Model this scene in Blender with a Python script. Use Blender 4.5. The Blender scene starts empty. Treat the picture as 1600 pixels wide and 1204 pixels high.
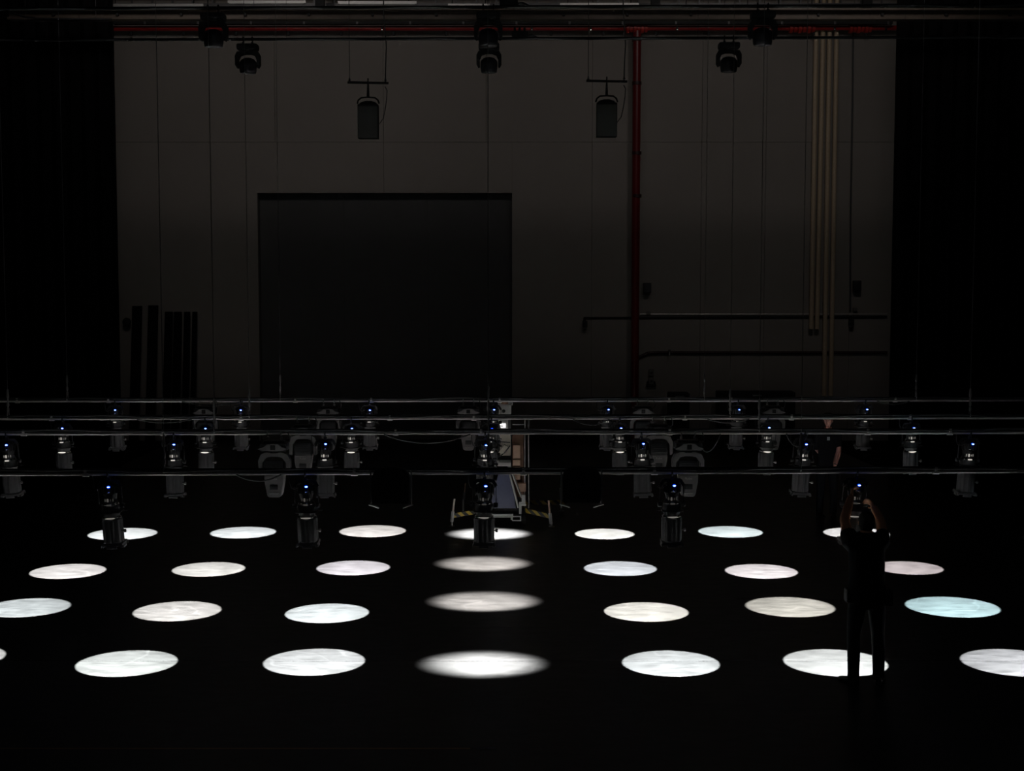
import bpy, bmesh, math, random
from mathutils import Vector, Matrix, Euler
random.seed(7)
SC = bpy.context.scene
COL = SC.collection
PI = math.pi

# ------------------------------------------------------------------ camera, world, exposure
F, CX, CY, HZ, CAMH = 2250.0, 800.0, 602.0, 430.0, 4.2
PITCH = math.atan((CY - HZ) / F)
cam_d = bpy.data.cameras.new('camera'); cam = bpy.data.objects.new('camera', cam_d); COL.objects.link(cam)
cam.location = (0, 0, CAMH); cam.rotation_euler = (PI/2 - PITCH, 0, 0)
cam_d.sensor_width = 36; cam_d.lens = 36 * F / 1600; cam_d.clip_end = 200
SC.camera = cam
w = bpy.data.worlds.new('world'); SC.world = w; w.use_nodes = True
w.node_tree.nodes['Background'].inputs[0].default_value = (0.5, 0.5, 0.6, 1)
w.node_tree.nodes['Background'].inputs[1].default_value = 0.0
SC.view_settings.view_transform = 'Standard'; SC.view_settings.look = 'None'
SC.view_settings.exposure = 0.0; SC.view_settings.gamma = 1.0; SC.view_settings.use_curve_mapping = False
SC.cycles.max_bounces = 6; SC.cycles.diffuse_bounces = 3; SC.cycles.glossy_bounces = 3
SC.cycles.use_denoising = True; SC.cycles.sample_clamp_indirect = 4.0

def lamp(name, loc, target, power, half, blend, radius, color=(1, 1, 1), parent=None):
    d = bpy.data.lights.new(name, 'SPOT'); o = bpy.data.objects.new(name, d); COL.objects.link(o)
    d.energy = power; d.spot_size = 2*half; d.spot_blend = blend; d.shadow_soft_size = radius; d.color = color
    o.location = loc
    if target is not None:
        o.rotation_euler = (Vector(target)-Vector(loc)).to_track_quat('-Z', 'Y').to_euler()
    if parent: o.parent = parent
    return o

# four dim work lamps on the overhead grid wash the back wall
for i, (wx, wp) in enumerate(((-6.2, 250), (-2.4, 115), (2.4, 105), (6.2, 225))):
    lamp('work_lamp', (wx, 24.5, 12.6), (wx*1.15, 36.5, 8.9), wp, math.radians(37 if abs(wx) > 5 else 34), 0.9, 0.8, (1.0, 0.93, 0.88))
# dim house lamp over the audience, far behind and above the viewer
lamp('house_lamp', (0, 2.0, 12.5), (0, 20, 2.0), 70, math.radians(50), 1.0, 1.0, (0.85, 0.9, 1.0))

# ------------------------------------------------------------------ picking positions
def ray(x, y):
    a = (x-CX)/F; b = (CY-y)/F
    return Vector((a, math.cos(PITCH)+math.sin(PITCH)*b, -math.sin(PITCH)+math.cos(PITCH)*b))
def P(x, y, Y):
    r = ray(x, y); return Vector((0, 0, CAMH)) + r*(Y/r.y)
def G(x, y, z=0.0):
    r = ray(x, y); return Vector((0, 0, CAMH)) + r*((z-CAMH)/r.z)
def scale_at(p):
    d = (p - Vector((0, 0, CAMH))).dot(Vector((0, math.cos(PITCH), -math.sin(PITCH))))
    return F/d

# ------------------------------------------------------------------ materials
def mat(name, col, rough=0.5, metal=0.0, spec=0.5, emit=None, es=1.0, noise=0.0, nscale=20, bump=0.0, sheen=0.0):
    m = bpy.data.materials.new(name); m.use_nodes = True
    nt = m.node_tree; b = nt.nodes['Principled BSDF']
    b.inputs['Base Color'].default_value = (*col, 1); b.inputs['Roughness'].default_value = rough
    b.inputs['Metallic'].default_value = metal; b.inputs['Specular IOR Level'].default_value = spec
    if sheen: b.inputs['Sheen Weight'].default_value = sheen
    if emit:
        b.inputs['Emission Color'].default_value = (*emit, 1); b.inputs['Emission Strength'].default_value = es
    if noise or bump:
        tc = nt.nodes.new('ShaderNodeTexCoord'); n = nt.nodes.new('ShaderNodeTexNoise')
        n.inputs['Scale'].default_value = nscale; n.inputs['Detail'].default_value = 5
        nt.links.new(tc.outputs['Object'], n.inputs['Vector'])
        if noise:
            r = nt.nodes.new('ShaderNodeMapRange')
            r.inputs['To Min'].default_value = 1-noise; r.inputs['To Max'].default_value = 1+noise
            nt.links.new(n.outputs['Fac'], r.inputs['Value'])
            mx = nt.nodes.new('ShaderNodeVectorMath'); mx.operation = 'SCALE'
            mx.inputs[0].default_value = col; nt.links.new(r.outputs[0], mx.inputs['Scale'])
            nt.links.new(mx.outputs[0], b.inputs['Base Color'])
        if bump:
            bp = nt.nodes.new('ShaderNodeBump'); bp.inputs['Strength'].default_value = bump
            bp.inputs['Distance'].default_value = 0.01
            nt.links.new(n.outputs['Fac'], bp.inputs['Height']); nt.links.new(bp.outputs[0], b.inputs['Normal'])
    return m

M = {}
M['black'] = mat('black_paint', (0.025, 0.025, 0.028), 0.42, noise=0.2)
M['matte'] = mat('black_matte', (0.012, 0.012, 0.013), 0.7, noise=0.2)
M['barrel'] = mat('barrel_paint', (0.11, 0.107, 0.112), 0.38, noise=0.15)
M['head'] = mat('head_plastic', (0.21, 0.20, 0.20), 0.42, noise=0.12)
M['headdark'] = mat('head_plastic_dark', (0.03, 0.03, 0.032), 0.4, noise=0.1)
M['chrome'] = mat('chrome', (0.75, 0.74, 0.72), 0.18, 1.0, noise=0.05)
M['steel'] = mat('steel', (0.45, 0.44, 0.43), 0.35, 0.8, noise=0.15)
M['pipe'] = mat('batten_pipe', (0.80, 0.76, 0.74), 0.32, 0.4, noise=0.25, nscale=9)
M['cable'] = mat('rubber_cable', (0.06, 0.06, 0.062), 0.5, noise=0.2)
M['led'] = mat('blue_indicator', (0.0, 0.02, 0.4), 0.3, emit=(0.0, 0.045, 1.0), es=1.6)
M['ledcore'] = mat('indicator_core', (0.5, 0.6, 1), 0.3, emit=(0.45, 0.62, 1.0), es=4.0)
M['velvet'] = mat('black_velvet', (0.004, 0.0035, 0.004), 0.95, spec=0.1, noise=0.3)
M['wall'] = mat('wall_panel', (0.30, 0.275, 0.25), 0.85, spec=0.2, noise=0.12, nscale=0.35)
M['wallback'] = mat('wall_groove', (0.04, 0.037, 0.035), 0.9, spec=0.1, noise=0.1)
M['side'] = mat('side_wall', (0.012, 0.011, 0.011), 0.9, spec=0.1, noise=0.2)
M['door'] = mat('shutter_grey', (0.085, 0.085, 0.085), 0.75, spec=0.25, noise=0.1, nscale=2)
M['jamb'] = mat('jamb_grey', (0.17, 0.16, 0.15), 0.8, noise=0.1)
M['lightgrey'] = mat('light_grey_enamel', (0.5, 0.5, 0.48), 0.45, noise=0.1)
M['red'] = mat('red_pipe_paint', (0.16, 0.008, 0.010), 0.33, noise=0.2)
M['redlit'] = mat('lit_red_pipe_paint', (0.40, 0.022, 0.022), 0.3, noise=0.2)  # riser red lightened to offset the duct's shade on the main
M['redhot'] = mat('red_coupling_paint', (0.5, 0.035, 0.025), 0.35, noise=0.25, nscale=30)
M['darkred'] = mat('dark_red_pipe_paint', (0.035, 0.008, 0.009), 0.5, noise=0.2)
M['cream'] = mat('cream_conduit', (0.62, 0.49, 0.34), 0.5, noise=0.15)
M['girder'] = mat('girder_paint', (0.125, 0.095, 0.075), 0.5, noise=0.35, nscale=3)
M['alu'] = mat('aluminium_rail', (0.72, 0.7, 0.68), 0.4, 0.3, noise=0.15)
M['white'] = mat('white_enamel', (0.86, 0.88, 0.84), 0.35, noise=0.08)
M['offwhite'] = mat('cream_enamel', (0.80, 0.74, 0.64), 0.42, noise=0.12)
M['beige'] = mat('beige_box', (0.66, 0.46, 0.33), 0.55, noise=0.15)
M['brown'] = mat('brown_panel', (0.28, 0.16, 0.10), 0.6, noise=0.15)
M['navy'] = mat('navy_panel', (0.055, 0.065, 0.12), 0.42, noise=0.12)
M['tyre'] = mat('tyre', (0.03, 0.03, 0.03), 0.7, noise=0.2)
M['screen'] = mat('lit_panel', (0.9, 0.9, 0.9), 0.4, emit=(1, 0.99, 0.96), es=1.6)
M['speaker'] = mat('speaker_grille', (0.10, 0.10, 0.092), 0.75, noise=0.15, nscale=200, bump=0.3)
M['skin'] = mat('skin', (0.86, 0.45, 0.36), 0.5, noise=0.1, nscale=15)
M['skintan'] = mat('tanned_skin', (0.66, 0.33, 0.18), 0.5, noise=0.1, nscale=15)
M['cloth'] = mat('black_cotton', (0.010, 0.010, 0.012), 0.9, spec=0.15, noise=0.2, bump=0.2)
M['denim'] = mat('dark_trousers', (0.009, 0.010, 0.013), 0.85, spec=0.15, noise=0.2, bump=0.2)
M['hair'] = mat('dark_hair', (0.012, 0.008, 0.006), 0.6, noise=0.4, nscale=60, bump=0.5)
M['shoe'] = mat('shoe_leather', (0.02, 0.02, 0.02), 0.35, noise=0.2)
M['badge'] = mat('badge_white', (0.75, 0.75, 0.75), 0.4, noise=0.05)
M['eye'] = mat('eye', (0.5, 0.5, 0.5), 0.2, noise=0.02)
M['tape'] = mat('worn_yellow_tape', (0.4, 0.22, 0.09), 0.35, noise=0.5, nscale=5)
M['seam'] = mat('vinyl_tape', (0.045, 0.045, 0.046), 0.25, noise=0.3, nscale=8)
M['print'] = mat('grey_print', (0.55, 0.52, 0.48), 0.5, noise=0.05)
M['glass'] = mat('lens_glass', (0.5, 0.5, 0.52), 0.08, 0.0, spec=0.8, noise=0.02)

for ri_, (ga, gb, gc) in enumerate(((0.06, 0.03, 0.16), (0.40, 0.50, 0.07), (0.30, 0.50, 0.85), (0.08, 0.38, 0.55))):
    for k_, v_ in (('a', ga), ('d', ga*0.3), ('b', gb), ('c', gc)):    # bright glints made emissive, strength set separately for each batten
        M['glow_%s%d' % (k_, ri_)] = mat('glint_glow_%s%d' % (k_, ri_), (0.3, 0.3, 0.3), 0.4, emit=(1.0, 0.93, 0.84), es=v_)
def hazard():
    m = mat('hazard_stripes', (0.4, 0.3, 0.03), 0.45); nt = m.node_tree; b = nt.nodes['Principled BSDF']
    tc = nt.nodes.new('ShaderNodeTexCoord'); wv = nt.nodes.new('ShaderNodeTexWave')
    wv.bands_direction = 'DIAGONAL'; wv.inputs['Scale'].default_value = 4.4
    r = nt.nodes.new('ShaderNodeValToRGB'); r.color_ramp.interpolation = 'CONSTANT'
    r.color_ramp.elements[0].color = (0.02, 0.02, 0.02, 1)
    r.color_ramp.elements[1].color = (0.62, 0.45, 0.07, 1); r.color_ramp.elements[1].position = 0.5
    mp = nt.nodes.new('ShaderNodeMapping'); mp.inputs['Scale'].default_value = (1, 0, 1); nt.links.new(tc.outputs['Object'], mp.inputs[0]); nt.links.new(mp.outputs[0], wv.inputs['Vector']); nt.links.new(wv.outputs['Fac'], r.inputs[0])
    nt.links.new(r.outputs[0], b.inputs['Base Color']); return m
M['hazard'] = hazard()

def floor_mat():
    m = bpy.data.materials.new('stage_vinyl'); m.use_nodes = True; nt = m.node_tree; b = nt.nodes['Principled BSDF']
    tc = nt.nodes.new('ShaderNodeTexCoord')
    def noise(sx, sy, sc, det):
        mp = nt.nodes.new('ShaderNodeMapping'); mp.inputs['Scale'].default_value = (sx, sy, 1)
        n = nt.nodes.new('ShaderNodeTexNoise'); n.inputs['Scale'].default_value = sc; n.inputs['Detail'].default_value = det
        nt.links.new(tc.outputs['Object'], mp.inputs[0]); nt.links.new(mp.outputs[0], n.inputs['Vector']); return n
    n1 = noise(1.0, 2.2, 3.5, 8); n2 = noise(1, 9, 5, 4)
    n3 = noise(1, 1, 0.6, 3)
    def rng(src, a, c, lo=0.3, hi=0.7):
        r = nt.nodes.new('ShaderNodeMapRange'); r.inputs['From Min'].default_value = lo; r.inputs['From Max'].default_value = hi
        r.inputs['To Min'].default_value = a; r.inputs['To Max'].default_value = c
        nt.links.new(src, r.inputs['Value']); return r.outputs[0]
    def mul(a, c):
        x = nt.nodes.new('ShaderNodeMath'); x.operation = 'MULTIPLY'; nt.links.new(a, x.inputs[0]); nt.links.new(c, x.inputs[1]); return x.outputs[0]
    f = mul(mul(rng(n1.outputs['Fac'], 0.78, 1.17), rng(n2.outputs['Fac'], 0.82, 1.16)), rng(n3.outputs['Fac'], 0.92, 1.08))
    # scuffs: thin pale curved scratches
    wv = nt.nodes.new('ShaderNodeTexWave'); wv.wave_type = 'RINGS'; wv.inputs['Scale'].default_value = 0.55
    wv.inputs['Distortion'].default_value = 22; wv.inputs['Detail'].default_value = 3; wv.inputs['Detail Scale'].default_value = 0.8
    nt.links.new(tc.outputs['Object'], wv.inputs['Vector'])
    sc = rng(wv.outputs['Fac'], 1.0, 1.35, 0.985, 1.0)
    f = mul(f, sc)
    v = nt.nodes.new('ShaderNodeVectorMath'); v.operation = 'SCALE'; v.inputs[0].default_value = (0.034, 0.034, 0.0345)
    nt.links.new(f, v.inputs['Scale']); nt.links.new(v.outputs[0], b.inputs['Base Color'])
    nt.links.new(rng(n1.outputs['Fac'], 0.33, 0.45), b.inputs['Roughness'])
    b.inputs['Specular IOR Level'].default_value = 0.6
    bp = nt.nodes.new('ShaderNodeBump'); bp.inputs['Strength'].default_value = 0.15; bp.inputs['Distance'].default_value = 0.004
    nt.links.new(n2.outputs['Fac'], bp.inputs['Height']); nt.links.new(bp.outputs[0], b.inputs['Normal'])
    return m
M['floor'] = floor_mat()
M['floorside'] = mat('offstage_floor', (0.006, 0.006, 0.006), 0.9, spec=0.1, noise=0.3)

# ------------------------------------------------------------------ mesh building helpers
class MB:
    def __init__(s): s.bm = bmesh.new()
    def _x(s, vs, mtx):
        if mtx is not None: bmesh.ops.transform(s.bm, matrix=mtx, verts=vs)
    def box(s, c, size, bev=0.0, mtx=None):
        r = bmesh.ops.create_cube(s.bm, size=1.0); vs = r['verts']
        bmesh.ops.scale(s.bm, vec=Vector(size), verts=vs); bmesh.ops.translate(s.bm, vec=Vector(c), verts=vs)
        if bev:
            es = list({e for v in vs for e in v.link_edges})
            rr = bmesh.ops.bevel(s.bm, geom=es, offset=bev, segments=2, profile=0.6, affect='EDGES')
            vs = list({v for f in rr['faces'] for v in f.verts} | {v for v in vs if v.is_valid})
        s._x(vs, mtx); return s
    def b2(s, a, b, bev=0.0):
        a = Vector(a); b = Vector(b)
        return s.box((a+b)/2, [abs(b[i]-a[i]) for i in range(3)], bev)
    def tube(s, pts, r, n=10, closed=False, caps=True):
        pts = [Vector(p) for p in pts]; rs = r if isinstance(r, (list, tuple)) else [r]*len(pts)
        rings = []; N = len(pts)
        up = None
        for i, p in enumerate(pts):
            if closed: t = pts[(i+1) % N]-pts[i-1]
            else: t = pts[min(i+1, N-1)]-pts[max(i-1, 0)]
            t.normalize()
            if up is None: up = Vector((0, 0, 1)) if abs(t.z) < 0.9 else Vector((0, 1, 0))
            u = (up - t*up.dot(t)); 
            if u.length < 1e-5: u = t.orthogonal()
            u.normalize(); v = t.cross(u); up = u
            rings.append([s.bm.verts.new(p + (u*math.cos(2*PI*k/n)+v*math.sin(2*PI*k/n))*rs[i]) for k in range(n)])
        M_ = N if closed else N-1
        for i in range(M_):
            a = rings[i]; b = rings[(i+1) % N]
            for k in range(n): s.bm.faces.new((a[k], a[(k+1) % n], b[(k+1) % n], b[k]))
        if caps and not closed:
            s.bm.faces.new(rings[0][::-1]); s.bm.faces.new(rings[-1])
        return s
    def lathe(s, prof, n=24, c=(0, 0, 0), sy=1.0, mtx=None, caps=True):
        rings = []; c = Vector(c)
        for (r, z) in prof:
            rings.append([s.bm.verts.new(c+Vector((r*math.cos(2*PI*k/n), sy*r*math.sin(2*PI*k/n), z))) for k in range(n)])
        for i in range(len(rings)-1):
            a, b = rings[i], rings[i+1]
            for k in range(n): s.bm.faces.new((a[k], a[(k+1) % n], b[(k+1) % n], b[k]))
        if caps:
            s.bm.faces.new(rings[0][::-1]); s.bm.faces.new(rings[-1])
        s._x([v for r in rings for v in r], mtx); return s
    def prism(s, poly, y0, y1, mtx=None):       # polygon in XZ extruded along Y
        a = [s.bm.verts.new((x, y0, z)) for x, z in poly]; b = [s.bm.verts.new((x, y1, z)) for x, z in poly]
        n = len(poly); s.bm.faces.new(a); s.bm.faces.new(b[::-1])
        for k in range(n): s.bm.faces.new((a[k], b[k], b[(k+1) % n], a[(k+1) % n]))
        s._x(a+b, mtx); return s
    def sphere(s, c, r, sc=(1, 1, 1), n=16):
        rr = bmesh.ops.create_uvsphere(s.bm, u_segments=n, v_segments=max(6, n*2//3), radius=r)
        bmesh.ops.scale(s.bm, vec=Vector(sc), verts=rr['verts']); bmesh.ops.translate(s.bm, vec=Vector(c), verts=rr['verts']); return s
    def build(s, name, m, parent=None, smooth=True):
        bmesh.ops.recalc_face_normals(s.bm, faces=s.bm.faces)
        me = bpy.data.meshes.new(name); s.bm.to_mesh(me); s.bm.free()
        me.materials.append(m)
        if smooth:
            for p in me.polygons: p.use_smooth = True
            me.set_sharp_from_angle(angle=math.radians(35))
        o = bpy.data.objects.new(name, me); COL.objects.link(o)
        if parent: o.parent = parent
        return o

def tag(o, label, cat, group=None, kind=None):
    o['label'] = label; o['category'] = cat
    if group: o['group'] = group
    if kind: o['kind'] = kind
    return o
def thing(name, label, cat, loc=(0, 0, 0), group=None, rot=(0, 0, 0)):
    o = bpy.data.objects.new(name, None); COL.objects.link(o); o.location = loc; o.rotation_euler = rot
    o.empty_display_size = 0.1
    return tag(o, label, cat, group)
def struct(o): o['kind'] = 'structure'; return o
def copy_tree(o, parent=None):
    c = o.copy(); COL.objects.link(c)
    if parent: c.parent = parent
    for ch in list(o.children):
        if ch.type != 'LIGHT': copy_tree(ch, c)
    return c
def arc(cx, cz, r, a0, a1, n, y=0.0):
    return [Vector((cx+r*math.cos(a0+(a1-a0)*i/n), y, cz+r*math.sin(a0+(a1-a0)*i/n))) for i in range(n+1)]

# ------------------------------------------------------------------ the room
WY = 36.5                                            # back wall
floor_edge_r = [(9.6, -4), (8.75, 24.0), (8.25, 27.8), (7.7, 36.5)]
bm = bmesh.new()
def poly_slab(bm, pts, z0, z1):
    a = [bm.verts.new((x, y, z0)) for x, y in pts]; b = [bm.verts.new((x, y, z1)) for x, y in pts]
    bm.faces.new(a[::-1]); bm.faces.new(b); n = len(pts)
    for k in range(n): bm.faces.new((a[k], a[(k+1) % n], b[(k+1) % n], b[k]))
m_ = MB(); m_.b2((-13.6, -6.2, -0.2), (13.6, WY+1.6, -0.006)); struct(m_.build('floor', M['floorside']))
m_ = MB(); poly_slab(m_.bm, [(-9.2, -4)] + floor_edge_r + [(-8.6, 36.5)], -0.005, 0.0)
o = struct(m_.build('floor', M['floor'])); o.name = 'floor_vinyl'
m_ = MB(); m_.b2((-13.6, -6.2, 13.5), (13.6, WY+1.6, 13.7)); struct(m_.build('ceiling', M['side']))
m_ = MB(); m_.b2((-13.7, -6.2, 0), (-13.5, WY+1.6, 13.5)); struct(m_.build('wall_left', M['side']))
m_ = MB(); m_.b2((13.5, -6.2, 0), (13.7, WY+1.6, 13.5)); struct(m_.build('wall_right', M['side']))
m_ = MB(); m_.b2((-13.6, -6.3, 0), (13.6, -6.1, 13.5)); struct(m_.build('wall_front', M['side']))
# back wall: cladding panels with narrow joints around the loading door opening
def wx(x, y=300): return P(x, y, WY).x
def wz(y): return P(800, y, WY).z
dx0, dx1, dz1 = wx(402), wx(800), wz(301)
xs = sorted([-13.5, wx(249), wx(330), dx0, wx(600), dx1, wx(925), wx(1096), wx(1196), wx(1330), 13.5])
xs_up = sorted([-13.5, wx(249), wx(330), wx(431), wx(600), wx(760), wx(925), wx(1096), wx(1196), wx(1330), 13.5])
zseam = wz(222); g = 0.004
m_ = MB()
for a, b in zip(xs_up[:-1], xs_up[1:]):
    m_.b2((a+g, WY, zseam+g), (b-g, WY+0.12, 13.5))
for a, b in zip(xs[:-1], xs[1:]):
    if a >= dx0-0.01 and b <= dx1+0.01: m_.b2((a+(0 if a == dx0 else g), WY, dz1), (b-(0 if b == dx1 else g), WY+0.12, zseam-g))
    else: m_.b2((a+g, WY, 0), (b-(0 if b == dx0 else g), WY+0.12, zseam-g))
wb = struct(m_.build('wall_back', M['wall']))
m_ = MB(); m_.b2((-13.5, WY+0.121, 0), (dx0-0.02, WY+0.2, 13.5)); m_.b2((dx1+0.02, WY+0.121, 0), (13.5, WY+0.2, 13.5))
m_.b2((dx0-0.02, WY+0.121, dz1+0.02), (dx1+0.02, WY+0.2, 13.5)); struct(m_.build('wall_back_lining', M['wallback']))
# opening: jambs, head and a closed dark shutter set back in it
m_ = MB(); m_.b2((dx0-0.05, WY+0.2, 0), (dx0, WY+0.45, dz1)); m_.b2((dx1, WY+0.2, 0), (dx1+0.05, WY+0.45, dz1))
m_.b2((dx0-0.05, WY+0.2, dz1), (dx1+0.05, WY+0.45, dz1+0.05)); struct(m_.build('trim_1', M['jamb']))
door = MB()
nsl = 3
for i in range(nsl):
    door.b2((dx0+(dx1-dx0)*i/nsl+0.002, WY+0.32, 0.02), (dx0+(dx1-dx0)*(i+1)/nsl-0.002, WY+0.38, dz1))
door.b2((dx0, WY+0.36, 0), (dx1, WY+0.42, dz1)); dr = struct(door.build('door_1', M['door']))
m_ = MB(); m_.b2((dx0, WY+0.28, 0), (dx1, WY+0.32, 0.12)); h = m_.build('bottom_rail', M['jamb'], dr)
m_ = MB(); m_.b2((-8.4, WY-0.03, 0), (dx0-0.03, WY, 0.25)); m_.b2((dx1+0.03, WY-0.03, 0), (8.4, WY, 0.25)); struct(m_.build('baseboard_back', M['matte']))

# ------------------------------------------------------------------ drapes
def drape(name, label, x0, x1, Y, z0, z1, parent_rail=True, along='x'):
    t = thing(name, label, 'curtain', ((x0+x1)/2, Y, 0))
    m_ = MB(); n = int(abs(x1-x0)*22); cols = []
    nz = 10
    for i in range(n+1):
        u = x0+(x1-x0)*i/n - (x0+x1)/2
        d = 0.085*math.sin(i*0.95)+0.03*math.sin(i*0.37+1)
        cols.append([m_.bm.verts.new((u+0.02*math.sin(i*.6)*(1-k/nz), d*(0.6+0.4*(1-k/nz)), z0+(z1-z0)*k/nz)) for k in range(nz+1)])
    for i in range(n):
        for k in range(nz): m_.bm.faces.new((cols[i][k], cols[i+1][k], cols[i+1][k+1], cols[i][k+1]))
    o = m_.build('curtain_cloth', M['velvet'], t)
    md = o.modifiers.new('thick', 'SOLIDIFY'); md.thickness = 0.012
    m_ = MB(); m_.tube([(-abs(x1-x0)/2-0.1, 0, z1+0.03), (abs(x1-x0)/2+0.1, 0, z1+0.03)], 0.03); m_.build('curtain_rail', M['matte'], t)
    return t
lx = P(197, 610, 30).x; rx = P(1383, 610, 30).x
drape('curtain_leg', 'black masking curtain hanging at the left side of the pale back wall', -12.9, lx-0.09, 30, 0.01, 13.0)
drape('curtain_leg', 'black masking curtain hanging at the right side of the pale back wall', rx+0.09, 12.9, 30, 0.01, 13.0)

# ------------------------------------------------------------------ lighting battens
ROWS = [  # y left, y right, Y, fixtures x, spots (x, y, width, colour, power, blend)
 dict(n='front', yl=741, yr=736.5, Y=15.25, fx=[-121, 169, 477, 757, 1050, 1339, 1636],
      sp=[(-76, 1029, 155, (1, 1, .97), 1, .07), (196, 1036, 157, (.95, 1, .96), 1.0, .07), (490, 1034, 160, (.97, 1, .99), 1.02, .07), (755, 1037, 215, (1, 1, .97), 1.25, .95),
          (1048, 1036, 154, (.95, 1, .99), 1.0, .07), (1308, 1035, 162, (.97, 1, .97), 1.02, .07), (1590, 1035, 165, (.96, .98, 1), .75, .07)]),
 dict(n='second', yl=678, yr=676, Y=17.86, fx=[10, 272, 508, 758, 1002, 1257, 1516],
      sp=[(40, 949, 134, (.9, .97, .97), .78, .1), (277, 954, 138, (1, .97, .92), .85, .1), (511, 957, 132, (.93, 1, 1), .95, .07), (757, 940, 188, (1, .94, .88), .74, .68),
          (1009, 955, 133, (1, .97, .88), .95, .07), (1236, 948, 141, (.99, .95, .84), .7, .12), (1490, 948, 145, (.70, .97, 1), .86, .08)]),
 dict(n='third', yl=654.5, yr=653, Y=20.26, fx=[98, 321, 549, 768, 968, 1199, 1424],
      sp=[(106, 892, 117, (1, .96, .93), .9, .08), (326, 889, 114, (1, .98, .92), .92, .08), (552, 887, 116, (1, .95, .99), .85, .08), (757, 881, 160, (1, .93, .86), .66, .68),
          (969, 888, 115, (.92, .96, 1), .9, .08), (1190, 892, 114, (1, .93, .93), .88, .08), (1420, 887, 106, (1, .88, .88), .62, .1)]),
 dict(n='rearmost', yl=627, yr=625.5, Y=22.98, fx=[180, 376, 577, 771, 949, 1153, 1352],
      sp=[(191, 834, 107, (.96, 1, .99), .92, .08), (380, 832, 103, (.95, 1, 1), .95, .08), (582, 830, 105, (1, .95, .9), .88, .08), (765, 834, 140, (1, .99, .97), 1.2, .75),
          (945, 834, 94, (1, .99, .93), .98, .08), (1142, 831, 101, (.88, 1, 1), .9, .08), (1339, 833, 103, (1, .98, .96), .92, .08)]),
]
def batten_z(row, X): # height of the batten at X
    a = P(0, row['yl'], row['Y']); b = P(1600, row['yr'], row['Y'])
    return a.z+(b.z-a.z)*(X-a.x)/(b.x-a.x)
ROPEX = [-7.12, -3.71, -0.32, 3.08, 6.47]
BW = 9.0
for ri, row in enumerate(ROWS):
    t = thing('lighting_batten', 'long pipe batten with black cable tray, %s of the four lowered battens' % row['n'], 'batten', (0, row['Y'], 0), 'lowered lighting battens')
    zl, zr = batten_z(row, -BW), batten_z(row, BW)
    m_ = MB(); m_.tube([(-BW, 0, zl), (0, 0, (zl+zr)/2), (BW, 0, zr)], 0.0155, 14); m_.build('pipe', M['pipe'], t)
    # flat black tray above, on small brackets
    m_ = MB(); ang = math.atan2(zr-zl, 2*BW)
    mt = Matrix.Translation((0, 0.0, (zl+zr)/2+0.036)) @ Matrix.Rotation(-ang, 4, 'Y')
    m_.box((0, 0, 0), (2*BW, 0.05, 0.044), 0.006, mt); m_.build('cable_tray', M['matte'], t)
    for k in range(9):
        X = -8+2*k+0.55*math.sin(k*2.3+ri)
        m_ = MB(); z = batten_z(row, X)
        m_.tube([(X-0.035, 0, z), (X+0.035, 0, z)], 0.027, 12); m_.box((X, 0, z+0.03), (0.03, 0.07, 0.05), 0.004)
        m_.build('coupler', M['pipe'], t)
    pts = []; X = -8.8
    while X < 8.8:
        pts.append((X, -0.033, batten_z(row, X)+0.040+0.010*math.sin(X*2.1+ri)+0.006*math.sin(X*5.3))); X += 0.2
    m_ = MB(); m_.tube(pts, 0.008, 8); m_.build('cable_run', M['cable'], t)
    # hoist ropes
    for k, X in enumerate(ROPEX):
        if k == 2: X = P(763, 640, row['Y']).x
        z = batten_z(row, X)
        pos = ['far left', 'left of centre', 'centre', 'right of centre', 'far right'][k]
        if ri < 2 and k in (0, 4): continue
        r = thing('hoist_rope', 'thin steel hoist rope, %s of those holding the %s lowered batten' % (pos, row['n']), 'rope', (X, row['Y']+0.0, z), 'steel hoist ropes')
        m_ = MB(); m_.tube([(0, 0, 0.40), (0, 0, 13.5-z)], 0.0034, 8); m_.build('wire', M['steel'], r)
        m_ = MB(); m_.tube([(0, 0, 0.16), (0, 0, 0.40)], 0.011, 8); m_.lathe([(0.018, 0.30), (0.02, 0.33), (0.012, 0.42)], 10)
        m_.lathe([(0.012, 0.17), (0.02, 0.2), (0.014, 0.24)], 10); m_.build('turnbuckle', M['steel'], r)
        m_ = MB(); m_.tube([(0, 0.035*math.cos(a), 0.035*math.sin(a)*1.6+0.06) for a in [2*PI*j/12 for j in range(12)]], 0.006, 6, closed=True)
        m_.box((0, 0, 0.13), (0.03, 0.02, 0.05), 0.004); m_.build('shackle', M['steel'], r)

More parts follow.
